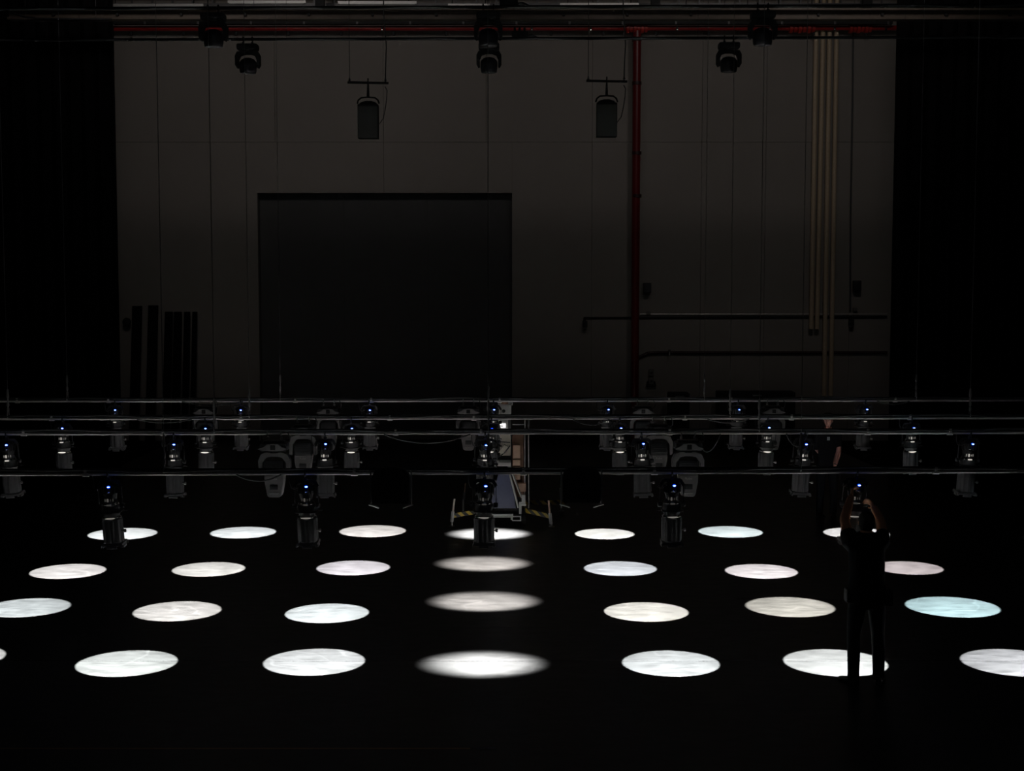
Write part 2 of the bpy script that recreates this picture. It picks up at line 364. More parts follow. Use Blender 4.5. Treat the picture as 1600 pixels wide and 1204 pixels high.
# ------------------------------------------------------------------ profile spotlight
def make_profile():
    t = thing('profile_spotlight', '', 'spotlight')
    m_ = MB()                                                     # hook clamp
    m_.tube(arc(0, 0, 0.036, math.radians(-60), math.radians(240), 14), [0.009]*15, 8)
    for v in m_.bm.verts: v.co = Vector((v.co.y, v.co.x, v.co.z))
    m_.box((0, 0, -0.055), (0.035, 0.05, 0.035), 0.005); m_.tube([(0, 0.03, -0.03), (0, 0.075, -0.03)], 0.006, 8)
    m_.build('clamp', M['black'], t)
    m_ = MB()                                                     # yoke
    pts = [(-0.125, 0, -0.36), (-0.125, 0, -0.14), (-0.09, 0, -0.08), (0.09, 0, -0.08), (0.125, 0, -0.14), (0.125, 0, -0.36)]
    for a, b in zip(pts[:-1], pts[1:]):
        a = Vector(a); b = Vector(b); d = b-a; L = d.length
        mt = Matrix.Translation((a+b)/2) @ d.to_track_quat('Z', 'Y').to_matrix().to_4x4()
        m_.box((0, 0, 0), (0.008, 0.035, L+0.006), 0.002, mt)
    m_.build('yoke', M['black'], t)
    for sx in (-1, 1):
        m_ = MB(); mt = Matrix.Translation((sx*0.125, 0, -0.345)) @ Matrix.Rotation(PI/2, 4, 'Y')
        m_.lathe([(0.008, -0.03), (0.026, -0.024), (0.028, 0.01), (0.02, 0.02)], 12, mtx=mt); m_.build('tilt_knob', M['black'], t)
    m_ = MB()                                                     # rear lamp housing with fins
    m_.lathe([(0.03, -0.095), (0.055, -0.10), (0.078, -0.125), (0.08, -0.20), (0.07, -0.25), (0.066, -0.27)], 24)
    for k in range(16):
        a = 2*PI*k/16; mt = Matrix.Rotation(a, 4, 'Z')
        m_.box((0.084, 0, -0.165), (0.02, 0.005, 0.08), 0, mt)
    hs = m_.build('lamp_housing', M['black'], t)
    m_ = MB(); m_.sphere((0.015, -0.083, -0.125), 0.019, (1, 0.5, 0.75), 12); led = m_.build('indicator_light', M['led'], t)
    m_ = MB(); m_.sphere((0.017, -0.093, -0.124), 0.011, (1.4, 0.4, 0.6), 10); m_.build('indicator_core', M['ledcore'], led)
    m_ = MB(); m_.sphere((0.0, -0.076, -0.188), 0.02, (1.5, 0.7, 0.5), 14); m_.build('latch', M['chrome'], t)
    # four emissive slots round the front standing for bright glints
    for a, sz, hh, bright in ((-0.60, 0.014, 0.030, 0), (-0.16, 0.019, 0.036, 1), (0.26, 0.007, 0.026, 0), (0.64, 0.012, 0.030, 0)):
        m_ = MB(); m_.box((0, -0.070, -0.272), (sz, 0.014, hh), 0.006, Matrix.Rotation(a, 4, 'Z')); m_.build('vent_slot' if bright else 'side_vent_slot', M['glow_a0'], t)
    m_ = MB()                                                     # reflector body widening to the gate
    m_.lathe([(0.064, -0.262), (0.07, -0.29), (0.078, -0.30), (0.094, -0.345), (0.099, -0.385), (0.096, -0.41), (0.086, -0.44), (0.08, -0.47)], 28)
    m_.build('reflector_housing', M['barrel'], t)
    m_ = MB(); m_.box((0.0, -0.088, -0.322), (0.052, 0.014, 0.016), 0.006); m_.build('glint_patch', M['glow_b0'], t)  # glint on the body put in as an emissive patch
    m_ = MB(); m_.lathe([(0.072+0.016*math.sin(PI*q/8), -0.302-0.034*q/8) for q in range(9)], 28, caps=False)
    m_.build('gate_ring', M['chrome'], t)
    m_ = MB()
    m_.box((0, 0, -0.405), (0.225, 0.20, 0.010), 0.004); m_.box((0.14, 0, -0.403), (0.05, 0.05, 0.006), 0.002); m_.box((-0.14, 0, -0.407), (0.05, 0.05, 0.006), 0.002)
    m_.build('shutter_plate', M['black'], t)
    m_ = MB(); m_.lathe([(0.078+0.024*math.sin(PI*q/8), -0.450-0.034*q/8) for q in range(9)], 28, caps=False); m_.build('barrel_ring', M['chrome'], t)
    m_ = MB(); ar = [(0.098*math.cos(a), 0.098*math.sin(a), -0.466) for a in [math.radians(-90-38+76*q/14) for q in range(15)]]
    m_.tube(ar, [0.001+0.0075*math.sin(PI*q/14)**0.8 for q in range(15)], 8); m_.build('gate_glint', M['glow_c0'], t)  # crescent glint at the barrel rim, added as emission
    m_ = MB(); n = 48; rings = []                                 # ribbed lens barrel
    for z, r0 in ((-0.474, 0.086), (-0.486, 0.102), (-0.50, 0.104), (-0.715, 0.104), (-0.735, 0.10)):
        rings.append([m_.bm.verts.new(((r0+(0.006 if k % 6 < 3 else -0.004))*math.cos(2*PI*k/n), (r0+(0.006 if k % 6 < 3 else -0.004))*math.sin(2*PI*k/n), z)) for k in range(n)])
    for a, b in zip(rings[:-1], rings[1:]):
        for k in range(n): m_.bm.faces.new((a[k], a[(k+1) % n], b[(k+1) % n], b[k]))
    m_.bm.faces.new(rings[0][::-1]); m_.bm.faces.new(rings[-1])
    m_.build('lens_barrel', M['barrel'], t)
    m_ = MB()                                                     # colour frame holder
    for k in range(4):
        mt = Matrix.Rotation(PI/2*k, 4, 'Z'); m_.box((0, -0.106, -0.752), (0.225, 0.014, 0.032), 0.004, mt)
        m_.box((0, -0.112, -0.78), (0.11, 0.010, 0.03), 0.004, mt); m_.box((0.106, -0.112, -0.765), (0.03, 0.012, 0.03), 0.003, mt)
    m_.build('frame_holder', M['barrel'], t)
    m_ = MB(); m_.lathe([(0.094, -0.742), (0.07, -0.752), (0.03, -0.757), (0.005, -0.758)], 24); m_.build('lens', M['glass'], t)
    m_ = MB(); mt = Matrix.Translation((0.108, -0.03, -0.615)) @ Matrix.Rotation(PI/2, 4, 'Y')
    m_.lathe([(0.008, -0.01), (0.009, 0.012), (0.019, 0.015), (0.02, 0.035), (0.012, 0.04)], 12, mtx=mt); m_.build('focus_knob', M['steel'], t)
    m_ = MB(); m_.tube([(-0.02, -0.02, -0.10), (-0.06, -0.05, -0.13), (-0.11, -0.05, -0.155), (-0.15, -0.02, -0.15), (-0.165, 0, -0.10), (-0.17, 0.0, -0.02), (-0.17, 0.02, 0.03)], 0.006, 8)
    m_.build('power_lead', M['cable'], t)
    return t

ORD = ['first', 'second', 'third', 'fourth', 'fifth', 'sixth', 'seventh']
proto = make_profile(); used = False
BEAM = 2050.0
for ri, row in enumerate(ROWS):
    vis = [i for i, x in enumerate(row['fx']) if -20 < x < 1610]
    for i, (fx, sp) in enumerate(zip(row['fx'], row['sp'])):
        o = proto if not used else copy_tree(proto); used = True
        X = P(fx, row['yl'], row['Y']).x; z = batten_z(row, X)
        o.location = (X, row['Y'], z)
        tgt = G(sp[0], sp[1]); d = (tgt-o.location).normalized()
        q = Vector((0, 0, -1)).rotation_difference(d); o.rotation_euler = q.to_euler()
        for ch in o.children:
            key = 'd' if ch.name.startswith('side_vent') else 'a' if ch.name.startswith('vent_slot') else 'b' if ch.name.startswith('glint_patch') else 'c' if ch.name.startswith('gate_glint') else None
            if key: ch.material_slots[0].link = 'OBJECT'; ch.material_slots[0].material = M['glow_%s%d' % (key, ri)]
        soft = sp[5] > 0.3
        if i in vis:
            kk = vis.index(i)
            if soft: lab = 'black ribbed spotlight at the middle of the %s lowered batten, casting a soft-edged pool' % row['n']
            elif ri == 0 and fx == 1339: lab = 'black ribbed spotlight the man with raised arms is adjusting on the front batten'
            else: lab = 'black ribbed profile spotlight, %s from the left on the %s lowered batten' % (ORD[kk], row['n'])
        else: lab = 'black profile spotlight just beyond the %s edge of view on the front batten' % ('left' if fx < 0 else 'right')
        tag(o, lab, 'spotlight', 'profile spotlights on the lowered battens')
        R = sp[2]/2/scale_at(tgt)
        src = 0.80 if not soft else 0.87; dist = (tgt-o.location).length - src
        half = math.atan(R/dist)
        pw = BEAM*sp[4]*(dist/1.35)**2*(1.1 if ri == 3 else 1.0)
        lb = lamp('beam', (0, 0, -src), None, pw, half, sp[5], 0.008 if not soft else 0.03, sp[3], o)
        if soft: lb.scale = (1.0, 0.80, 1.0)      # the middle lamps throw an oval, wider than deep

# ------------------------------------------------------------------ large moving heads on the lowered battens
def make_mover():
    t = thing('moving_head', '', 'moving light')
    for sx in (-0.085, 0.085):
        m_ = MB(); m_.tube([(sx, 0.036*math.cos(a), 0.036*math.sin(a)) for a in [math.radians(-50+280*j/12) for j in range(13)]], 0.008, 8)
        m_.box((sx, 0, -0.055), (0.03, 0.05, 0.03), 0.005); m_.build('clamp', M['steel'], t)
    m_ = MB()
    pr = [(-0.185, -0.175), (-0.11, -0.15), (-0.075, -0.118), (0, -0.108), (0.075, -0.118), (0.11, -0.15), (0.185, -0.175), (0.11, -0.195), (0, -0.20), (-0.11, -0.195)]
    m_.prism(pr, -0.16, -0.13); m_.build('base_front_cover', M['head'], t)
    m_ = MB(); m_.box((0, 0.0, -0.155), (0.33, 0.27, 0.10), 0.02); m_.box((0, 0, -0.095), (0.26, 0.16, 0.03), 0.008); bs = m_.build('base', M['headdark'], t)
    m_ = MB(); m_.box((0, -0.163, -0.155), (0.06, 0.012, 0.06), 0.006); m_.build('display', M['matte'], bs)
    m_ = MB(); m_.lathe([(0.07, -0.20), (0.075, -0.235)], 20); m_.build('pan_bearing', M['headdark'], t)
    m_ = MB()                                                    # yoke arch
    out = [(-0.195, -0.50), (-0.20, -0.33), (-0.165, -0.255), (-0.10, -0.228), (0.10, -0.228), (0.165, -0.255), (0.20, -0.33), (0.195, -0.50), (0.155, -0.515)]
    inn = [(0.148, -0.36), (0.10, -0.295), (0.04, -0.28), (-0.04, -0.28), (-0.10, -0.295), (-0.148, -0.36), (-0.155, -0.515)]
    m_.prism(out+inn, -0.06, 0.06); yk = m_.build('yoke', M['head'], t)
    for sx in (-1, 1):
        m_ = MB(); mt = Matrix.Translation((sx*0.178, 0, -0.45)) @ Matrix.Rotation(PI/2, 4, 'Y'); m_.lathe([(0.04, -0.02), (0.042, 0.02), (0.03, 0.026)], 16, mtx=mt)
        m_.build('tilt_cover', M['headdark'], yk)
    m_ = MB()                                                    # head: rear body then tapered nose
    m_.box((0, 0, -0.42), (0.255, 0.22, 0.20), 0.045)
    for k in range(5): m_.box((0, -0.112, -0.36-0.025*k), (0.19, 0.008, 0.008), 0.002)
    m_.build('head_rear', M['headdark'], t)
    m_ = MB(); m_.prism([(-0.125, -0.50), (0.125, -0.50), (0.115, -0.60), (0.088, -0.76), (0.075, -0.785), (-0.075, -0.785), (-0.088, -0.76), (-0.115, -0.60)], -0.105, 0.105)
    bmesh.ops.bevel(m_.bm, geom=list(m_.bm.edges), offset=0.012, segments=2, affect='EDGES')
    nose = m_.build('head_nose', M['head'], t)
    m_ = MB(); m_.box((0.0, -0.107, -0.655), (0.10, 0.01, 0.065), 0.008); m_.build('nose_recess', M['headdark'], nose)
    m_ = MB(); m_.box((0, -0.108, -0.735), (0.12, 0.014, 0.014), 0.005); m_.build('nose_trim', M['steel'], nose)
    m_ = MB(); m_.lathe([(0.07, -0.786), (0.06, -0.79), (0.01, -0.792)], 20); m_.build('lens', M['glass'], t)
    # small maker's word printed on the head
    cu = bpy.data.curves.new('t', 'FONT'); cu.body = 'Robe'; cu.size = 0.042; cu.extrude = 0.0008; cu.align_x = 'CENTER'
    to = bpy.data.objects.new('t', cu); COL.objects.link(to); dg = bpy.context.evaluated_depsgraph_get()
    me = bpy.data.meshes.new_from_object(to.evaluated_get(dg)); COL.objects.unlink(to); bpy.data.objects.remove(to)
    me.transform(Matrix.Translation((0, -0.1065, -0.565)) @ Matrix.Rotation(PI/2, 4, 'X')); me.materials.clear(); me.materials.append(M['print'])
    lo = bpy.data.objects.new('lettering', me); COL.objects.link(lo); lo.parent = nose
    m_ = MB(); m_.tube([(0.15, 0.0, -0.12), (0.19, -0.02, -0.10), (0.20, -0.03, -0.04), (0.16, -0.03, 0.03)], 0.006, 8); m_.build('power_lead', M['cable'], t)
    return t
mv = make_mover(); used = False
for ri, x, lab in ((1, 429, 'grey moving head light, lowest and nearest of the left cluster of three'),
                   (1, 1075, 'grey moving head light, nearest of the right cluster, printed with small lettering'),
                   (2, 474, 'grey moving head light, middle of the left cluster, on the third batten'),
                   (2, 1029, 'grey moving head light, middle of the right cluster, on the third batten'),
                   (3, 514, 'grey moving head light, farthest of the left cluster, on the rearmost batten'),
                   (3, 1004, 'grey moving head light, farthest of the right cluster, on the rearmost batten'),
                   (3, 732, 'grey moving head light on the rearmost batten left of the lift mast'),
                   (3, 321, 'grey moving head light nearest the left on the rearmost batten'),
                   (3, 1207, 'grey moving head light nearest the right on the rearmost batten')):
    o = mv if not used else copy_tree(mv); used = True
    row = ROWS[ri]; X = P(x, row['yl'], row['Y']).x; o.location = (X, row['Y'], batten_z(row, X))
    tag(o, lab, 'moving light', 'grey moving heads on the lowered battens')

# ------------------------------------------------------------------ two wide black flood lights on the front batten
def make_flood():
    t = thing('flood_light', '', 'floodlight')
    m_ = MB(); m_.prism([(-0.20, -0.30), (-0.205, -0.02), (-0.16, 0.06), (-0.06, 0.085), (0.06, 0.085), (0.16, 0.06), (0.205, -0.02), (0.20, -0.30)], -0.17, -0.03)
    bmesh.ops.bevel(m_.bm, geom=list(m_.bm.edges), offset=0.012, segments=2, affect='EDGES'); hs = m_.build('housing', M['matte'], t)
    m_ = MB(); m_.box((0, -0.172, -0.26), (0.28, 0.01, 0.012), 0.003); m_.box((0, -0.172, -0.12), (0.30, 0.008, 0.008), 0.003); m_.build('front_bar', M['black'], hs)
    for sx in (-1, 1):
        m_ = MB(); m_.box((sx*0.215, -0.10, -0.14), (0.012, 0.05, 0.36), 0.003); m_.build('bracket_arm', M['barrel'], t)
        m_ = MB(); m_.tube([(sx*0.235, -0.12, -0.318), (sx*0.20, -0.12, -0.325), (sx*0.16, -0.125, -0.335), (sx*0.125, -0.13, -0.35)], [0.006, 0.010, 0.011, 0.007], 10)
        m_.build('handle', M['steel'], t)
    m_ = MB(); m_.lathe([(0.03, -0.028), (0.034, 0.028)], 14, mtx=Matrix.Rotation(PI/2, 4, 'Y')); m_.box((0, -0.02, 0.0), (0.05, 0.04, 0.08), 0.005); m_.build('clamp', M['black'], t)
    return t
fl = make_flood()
for k, (x, lab) in enumerate(((612, 'wide black flood light with pale bent handles, left of the work platform'), (908, 'wide black flood light with pale bent handles, right of the work platform'))):
    o = fl if k == 0 else copy_tree(fl)
    row = ROWS[0]; X = P(x, 738, row['Y']).x; o.location = (X, row['Y'], batten_z(row, X)); tag(o, lab, 'floodlight', 'wide flood lights on the front batten')

# ------------------------------------------------------------------ loose cables swagged under the battens
SW = [(1, 600, 735, 14, 'black cable sagging below the second batten left of the work platform'),
      (3, 285, 380, 5, 'black cable sagging above the left moving head on the rearmost batten'),
      (2, 215, 300, 5, 'black cable sagging under the third batten at far left'),
      (2, 1105, 1170, 6, 'black cable sagging under the third batten right of the right cluster'),
      (1, 1085, 1125, 28, 'black cable loop hanging beside the nearest moving head of the right cluster'),
      (2, 895, 952, 9, 'black cable sagging under the third batten right of the mast'),
      (1, 1228, 1262, 20, 'black cable loop beside the spotlight next to the standing man'),
      (0, 370, 440, 10, 'black cable sagging under the front batten at left'),
      (3, 1370, 1420, 5, 'black cable drooping from the rearmost batten at far right')]
for ri, x0, x1, sag, lab in SW:
    row = ROWS[ri]; A = P(x0, row['yl'], row['Y']); B = P(x1, row['yl'], row['Y'])
    A.z = batten_z(row, A.x)-0.005; B.z = batten_z(row, B.x)-0.005; s_ = scale_at(A)
    pts = []
    for j in range(15):
        u = j/14; p = A.lerp(B, u); p.z -= (sag/s_)*4*u*(1-u); p.y -= 0.03; pts.append(p)
    m_ = MB(); m_.tube(pts, 0.008, 8); tag(m_.build('power_cable', M['cable']), lab, 'cable', 'cables on the lowered battens')
# ------------------------------------------------------------------ high battens with small moving heads
HIGH = [(62, 58.5, 24.0, 'lower'), (13, 9, 21.0, 'upper')]
def hz_(hb, X):
    a = P(180, hb[0], hb[2]); b = P(1390, hb[1], hb[2]); return a.z+(b.z-a.z)*(X-a.x)/(b.x-a.x)
for hb in HIGH:
    t = thing('high_batten', 'thin dark pipe batten high up, %s of the two near the ceiling' % hb[3], 'batten', (0, hb[2], 0), 'high battens')
    m_ = MB(); m_.tube([(-11, 0, hz_(hb, -11)), (11, 0, hz_(hb, 11))], 0.025, 12); m_.build('pipe', M['black'], t)
    pts = [(-10.5+0.25*k, -0.03, hz_(hb, -10.5+0.25*k)+0.012*math.sin(k*0.9)-0.01) for k in range(85)]
    m_ = MB(); m_.tube(pts, 0.012, 8); m_.build('cable_run', M['cable'], t)
def make_small_mover():
    t = thing('small_moving_head', '', 'moving light')
    for sx in (-0.075, 0.075):
        m_ = MB(); m_.tube([(sx, 0.04*math.cos(a), 0.04*math.sin(a)) for a in [math.radians(-50+280*j/12) for j in range(13)]], 0.010, 8)
        m_.box((sx, 0, -0.06), (0.035, 0.05, 0.035), 0.005); m_.build('clamp', M['black'], t)
    m_ = MB(); m_.box((0, 0, -0.13), (0.34, 0.26, 0.10), 0.03); m_.build('base', M['matte'], t)
    m_ = MB(); m_.lathe([(0.09, -0.18), (0.08, -0.20)], 20); m_.build('pan_bearing', M['matte'], t)
    m_ = MB(); out = [(-0.175, -0.47), (-0.205, -0.42), (-0.205, -0.27), (-0.17, -0.205), (0.17, -0.205), (0.205, -0.27), (0.205, -0.42), (0.175, -0.47), (0.15, -0.46)]
    inn = [(0.152, -0.34), (0.12, -0.27), (0.05, -0.245), (-0.05, -0.245), (-0.12, -0.27), (-0.152, -0.34), (-0.15, -0.46)]
    m_.prism(out+inn, -0.06, 0.06); m_.build('yoke', M['matte'], t)
    m_ = MB(); m_.lathe([(0.05, -0.305), (0.10, -0.325), (0.137, -0.37), (0.142, -0.42), (0.138, -0.50), (0.13, -0.545), (0.12, -0.555)], 28); m_.build('head', M['black'], t)
    m_ = MB(); m_.lathe([(0.118, -0.556), (0.08, -0.563), (0.01, -0.566)], 24); m_.build('lens', M['glass'], t)
    return t
sm = make_small_mover(); used = False
for hb, x, lab in ((HIGH[0], 387, 'small black moving head on the lower high batten, left one'), (HIGH[0], 764, 'small black moving head on the lower high batten, middle one'),
                   (HIGH[0], 1139, 'small black moving head on the lower high batten, right one'), (HIGH[1], 333, 'small black moving head at the top edge, left one'),
                   (HIGH[1], 763, 'small black moving head at the top edge, above the middle one'), (HIGH[1], 1192, 'small black moving head at the top edge, right one')):
    o = sm if not used else copy_tree(sm); used = True
    X = P(x, hb[0], hb[2]).x; o.location = (X, hb[2], hz_(hb, X)); tag(o, lab, 'moving light', 'small moving heads near the ceiling')
# coiled plug boxes lying on the high battens
for hb, x, lab in ((HIGH[0], 812, 'small black plug box on the lower high batten right of the middle light'), (HIGH[1], 795, 'black plug box on the upper high batten beside the middle light')):
    X = P(x, hb[0], hb[2]).x; z = hz_(hb, X); t = thing('plug_box', lab, 'plug box', (X, hb[2], z))
    m_ = MB(); m_.box((0, -0.0, 0.07), (0.26, 0.08, 0.09), 0.01); m_.build('box_body', M['matte'], t)
    for k in range(3):
        m_ = MB(); m_.lathe([(0.018, 0.11), (0.02, 0.16), (0.012, 0.18)], 10, c=(-0.08+0.08*k, 0, 0)); m_.build('plug', M['black'], t)
    m_ = MB(); m_.tube([(0.1, 0, 0.04), (0.2, -0.02, 0.05), (0.3, -0.02, 0.0), (0.42, -0.02, -0.01)], 0.02, 8); m_.build('cable_tail', M['cable'], t)
# ropes of the high battens
for hb in HIGH:
    for k, X in enumerate((-7.1, -3.7, -0.33, 3.05, 6.45)):
        z = hz_(hb, X); r = thing('hoist_rope', 'thin rope holding the %s high batten, %s' % (hb[3], ['far left', 'left of centre', 'centre', 'right of centre', 'far right'][k]), 'rope', (X, hb[2], z), 'ropes of the high battens')
        m_ = MB(); m_.tube([(0, 0, 0.0), (0, 0, 13.5-z)], 0.0032, 8); m_.build('wire', M['cable'], r)

# ------------------------------------------------------------------ two hanging loudspeakers
SY = 28.5
def make_speaker():
    t = thing('hanging_loudspeaker', '', 'loudspeaker')
    m_ = MB(); m_.tube([(-0.40, 0, 0.01), (0.40, 0, -0.005)], 0.024, 10); m_.build('bar', M['matte'], t)
    m_ = MB(); m_.tube([(0, 0, 0.09), (0, 0, -0.03)], 0.014, 8); m_.prism([(-0.016, -0.03), (0.016, -0.03), (0.028, -0.27), (-0.028, -0.27)], -0.02, 0.02); m_.build('clamp', M['matte'], t)
    m_ = MB(); m_.tube([(-0.215, 0, -0.40), (-0.19, 0, -0.33), (-0.13, 0, -0.285), (0, 0, -0.275), (0.13, 0, -0.285), (0.19, 0, -0.33), (0.215, 0, -0.40)], 0.016, 8); m_.build('yoke', M['matte'], t)
    m_ = MB(); m_.box((0, -0.02, -0.75), (0.40, 0.18, 0.66), 0.015)
    m_.prism([(-0.19, -0.42), (-0.14, -0.37), (-0.05, -0.345), (0.05, -0.345), (0.14, -0.37), (0.19, -0.42)], 0.0, 0.22)
    m_.prism([(-0.19, -1.07), (0.19, -1.07), (0.19, -0.42), (-0.19, -0.42)], 0.07, 0.22); cb = m_.build('cabinet', M['matte'], t)
    m_ = MB(); m_.box((0, -0.118, -0.765), (0.385, 0.016, 0.61), 0.006); m_.build('grille', M['speaker'], cb)
    for sx, wob in ((-0.36, 0.0), (0.34, 0.03)):
        m_ = MB(); N = 16; zt = 13.5-P(800, 129, SY).z
        m_.tube([(sx+wob*math.sin(j*1.1)*(1 if 1 < j < 7 else 0.2), 0.0, 0.01+zt*j/N) for j in range(N+1)], 0.007 if wob == 0 else 0.012, 8)
        m_.lathe([(0.012, 0.02), (0.025, 0.04), (0.012, 0.1)], 8, c=(sx, 0, 0)); m_.build('suspension_wire', M['cable'], t)
    m_ = MB(); m_.tube([(0.33, 0, -0.07), (0.37, 0.02, -0.14), (0.36, 0.03, -0.3), (0.33, 0.03, -0.5), (0.29, 0.04, -0.68), (0.20, 0.05, -0.8)], 0.009, 8); m_.build('signal_cable', M['cable'], t)
    return t
spk = make_speaker()
for k, (x, y, lab) in enumerate(((575, 129.5, 'black loudspeaker hanging on a short bar above the large doorway'), (948, 127, 'black loudspeaker hanging on a short bar beside the red riser pipe'))):
    o = spk if k == 0 else copy_tree(spk); o.location = P(x, y, SY); tag(o, lab, 'loudspeaker', 'hanging loudspeakers')

# ------------------------------------------------------------------ fittings on the back wall
def wtube(name, pts, r, m, label, cat, Y=WY-0.12, group=None, n=14):
    mm = MB(); mm.tube([P(x, y, Y) for x, y in pts], r, n); o = mm.build(name, m); return tag(o, label, cat, group)
# red sprinkler main with riser
t = thing('sprinkler_pipe', 'red sprinkler pipe across the top of the back wall with a riser running down', 'pipe', P(995, 46, WY-0.33))
b0 = t.location
m_ = MB(); a = P(150, 44.5, WY-0.33)-b0; b = P(1400, 43.5, WY-0.33)-b0; m_.tube([a, b], 0.062, 18); m_.build('main_pipe', M['redlit'], t)
a = P(995.5, 48, WY-0.33)-b0; b = P(991.5, 640, WY-0.33)-b0
m_ = MB(); m_.tube([a, (b.x+(a.x-b.x)*0.5, 0, (a.z+b.z)/2), (b.x, 0, 0.0-b0.z)], 0.10, 18); m_.build('riser_pipe', M['red'], t)
for y in (62, 130, 239, 306):
    c = P(995, y, WY-0.33)-b0; m_ = MB(); m_.tube([(c.x, 0, c.z-0.04), (c.x, 0, c.z+0.04)], 0.118, 18); m_.build('coupling', M['darkred'], t)
for x0, x1 in ((978, 1012), (1232, 1274), (1326, 1362)):
    A = P(x0, 44, WY-0.33)-b0; B = P(x1, 44, WY-0.33)-b0
    m_ = MB(); N = 6
    for k in range(N):
        u = A.lerp(B, (k+0.5)/N); m_.tube([(u.x-0.035, 0, u.z), (u.x+0.035, 0, u.z)], 0.105 if k % 2 else 0.128, 16)
    m_.build('valve', M['redhot'], t)
for k, x in enumerate(range(205, 1390, 82)):
    c = P(x, 52, WY-0.33)-b0; m_ = MB(); m_.box((c.x, 0, c.z-0.01), (0.06, 0.06, 0.09), 0.01); m_.build('pipe_hanger', M['matte'], t)
for x in (597, 831, 923, 1058, 1203, 1304, 1384):   # sprinkler heads, bright metal
    c = P(x, 46, WY-0.44)-b0; m_ = MB(); m_.lathe([(0.01, 0.09), (0.018, 0.05), (0.032, 0.02), (0.032, -0.02), (0.012, -0.04)], 10, c=c); m_.build('sprinkler_head', M['chrome'], t)
t['label'] = 'red sprinkler pipe along the top of the back wall with one riser running down'
# steel girder and dark duct above it, lifting rail with pale strips
t = thing('gallery_girder', 'brown steel girder crossing the stage at the top, in front of both black curtains', 'girder', P(800, 22, 29.2)); b0 = t.location
A = P(14, 17, 29.2)-b0; B = P(1640, 17, 29.2)-b0; z0 = (P(800, 29, 29.2)-b0).z; z1 = (P(800, 17, 29.2)-b0).z
m_ = MB(); m_.b2((A.x, 0, z0), (B.x, 0.05, z1)); m_.build('web', M['girder'], t)
m_ = MB(); m_.b2((A.x, -0.12, z0-0.03), (B.x, 0.14, z0+0.01)); m_.b2((A.x, -0.12, z1), (B.x, 0.14, z1+0.035)); m_.build('flange', M['girder'], t)
m_ = MB()
for k in range(17): m_.tube([(A.x+0.9+1.27*k, -0.0, (z0+z1)/2), (A.x+0.9+1.27*k, -0.05, (z0+z1)/2)], 0.03, 10)
m_.build('bolts', M['matte'], t)['kind'] = 'stuff'
t2 = thing('air_duct', 'dark flat duct under the brown girder at the top of the back wall', 'duct', P(800, 36, WY-0.65)); b0 = t2.location
A = P(176, 36, WY-0.65)-b0; B = P(1395, 36, WY-0.65)-b0
m_ = MB(); m_.b2((A.x, 0, -0.02), (B.x, 0.18, 0.09)); m_.build('duct_body', M['matte'], t2)
for k, x in enumerate(range(226, 1390, 83)):
    c = P(x, 36, WY-0.67)-b0; m_ = MB(); m_.box((c.x, -0.02, c.z+0.03), (0.05, 0.03, 0.13), 0.005); m_.build('duct_strap', M['barrel'], t2)
for x0, x1, y, lab in ((165, 318, 8, 'first from the left'), (356, 478, 3, 'second from the left'), (528, 651, 4, 'third from the left'), (700, 765, 8, 'beside the middle top light'), (875, 998, 7, 'right of the middle top light'),
                       (1060, 1180, 11, 'left of the right top light'), (1210, 1275, 14, 'beside the cream conduits')):
    Y = WY-1.0; a = P(x0, y, Y); b = P(x1, y-(1 if x0 > 900 else 0), Y)
    t = thing('light_trough', 'pale metal strip trough at the very top, %s' % lab, 'strip light', (a+b)/2, 'pale troughs at the top')
    L = (b-a).length/2
    m_ = MB(); m_.prism([(-L, -0.03), (L, -0.03), (L, 0.03), (-L, 0.03)], -0.03, 0.03); m_.build('trough_body', M['alu'], t)
    m_ = MB(); m_.b2((-L*0.96, -0.035, -0.045), (L*0.96, 0.025, -0.03)); m_.build('trough_cover', M['white'], t)
    for sx in (-1, 1):
        m_ = MB(); m_.tube([(sx*L*0.8, 0, 0.03), (sx*L*0.8, 0, 13.5-t.location.z)], 0.012, 6); m_.build('hanger', M['matte'], t)
# cable tray above the girder
t = thing('cable_ladder', 'grey cable ladder running behind the pale troughs at the top', 'cable ladder', P(800, 0, WY-0.35)); 
m_ = MB(); m_.b2((-11, -0.03, -0.16), (11, 0.0, -0.08)); m_.b2((-11, -0.03, 0.10), (11, 0, 0.18)); m_.build('rail', M['barrel'], t)
m_ = MB()
for k in range(44): m_.b2((-10.9+0.5*k, -0.02, -0.1), (-10.86+0.5*k, 0.01, 0.12))
m_.build('rungs', M['barrel'], t)['kind'] = 'stuff'
# curved cable end at the top left
t = thing('bent_pipe', 'pale bent pipe end hanging at the top left corner', 'pipe', P(60, 29, WY-7.75)); b0 = t.location.copy()
m_ = MB(); m_.tube([P(x, y, WY-7.75)-b0 for x, y in [(14, 14), (22, 21), (36, 26), (60, 29), (110, 30), (175, 30)]], 0.018, 10); m_.build('pipe_tube', M['headdark'], t)
for x in (40, 150):
    a = P(x, 29, WY-7.75)-b0; m_ = MB(); m_.tube([a, (a.x, 0, 13.5-b0.z)], 0.006, 8); m_.build('hanger_wire', M['cable'], t)
# small window of steel posts behind the top
for x, lab in ((500, 'left one'), (1024, 'one beside the red riser'), (1355, 'one right of the conduits')):
    a = P(x, 12, WY-1.3); m_ = MB(); m_.b2((-0.11, -0.08, 0), (0.11, 0.08, 13.5-a.z)); o = m_.build('ceiling_hanger', M['matte']); o.location = a
    tag(o, 'black square steel hanger at the top edge, %s' % lab, 'hanger', 'black ceiling hangers')
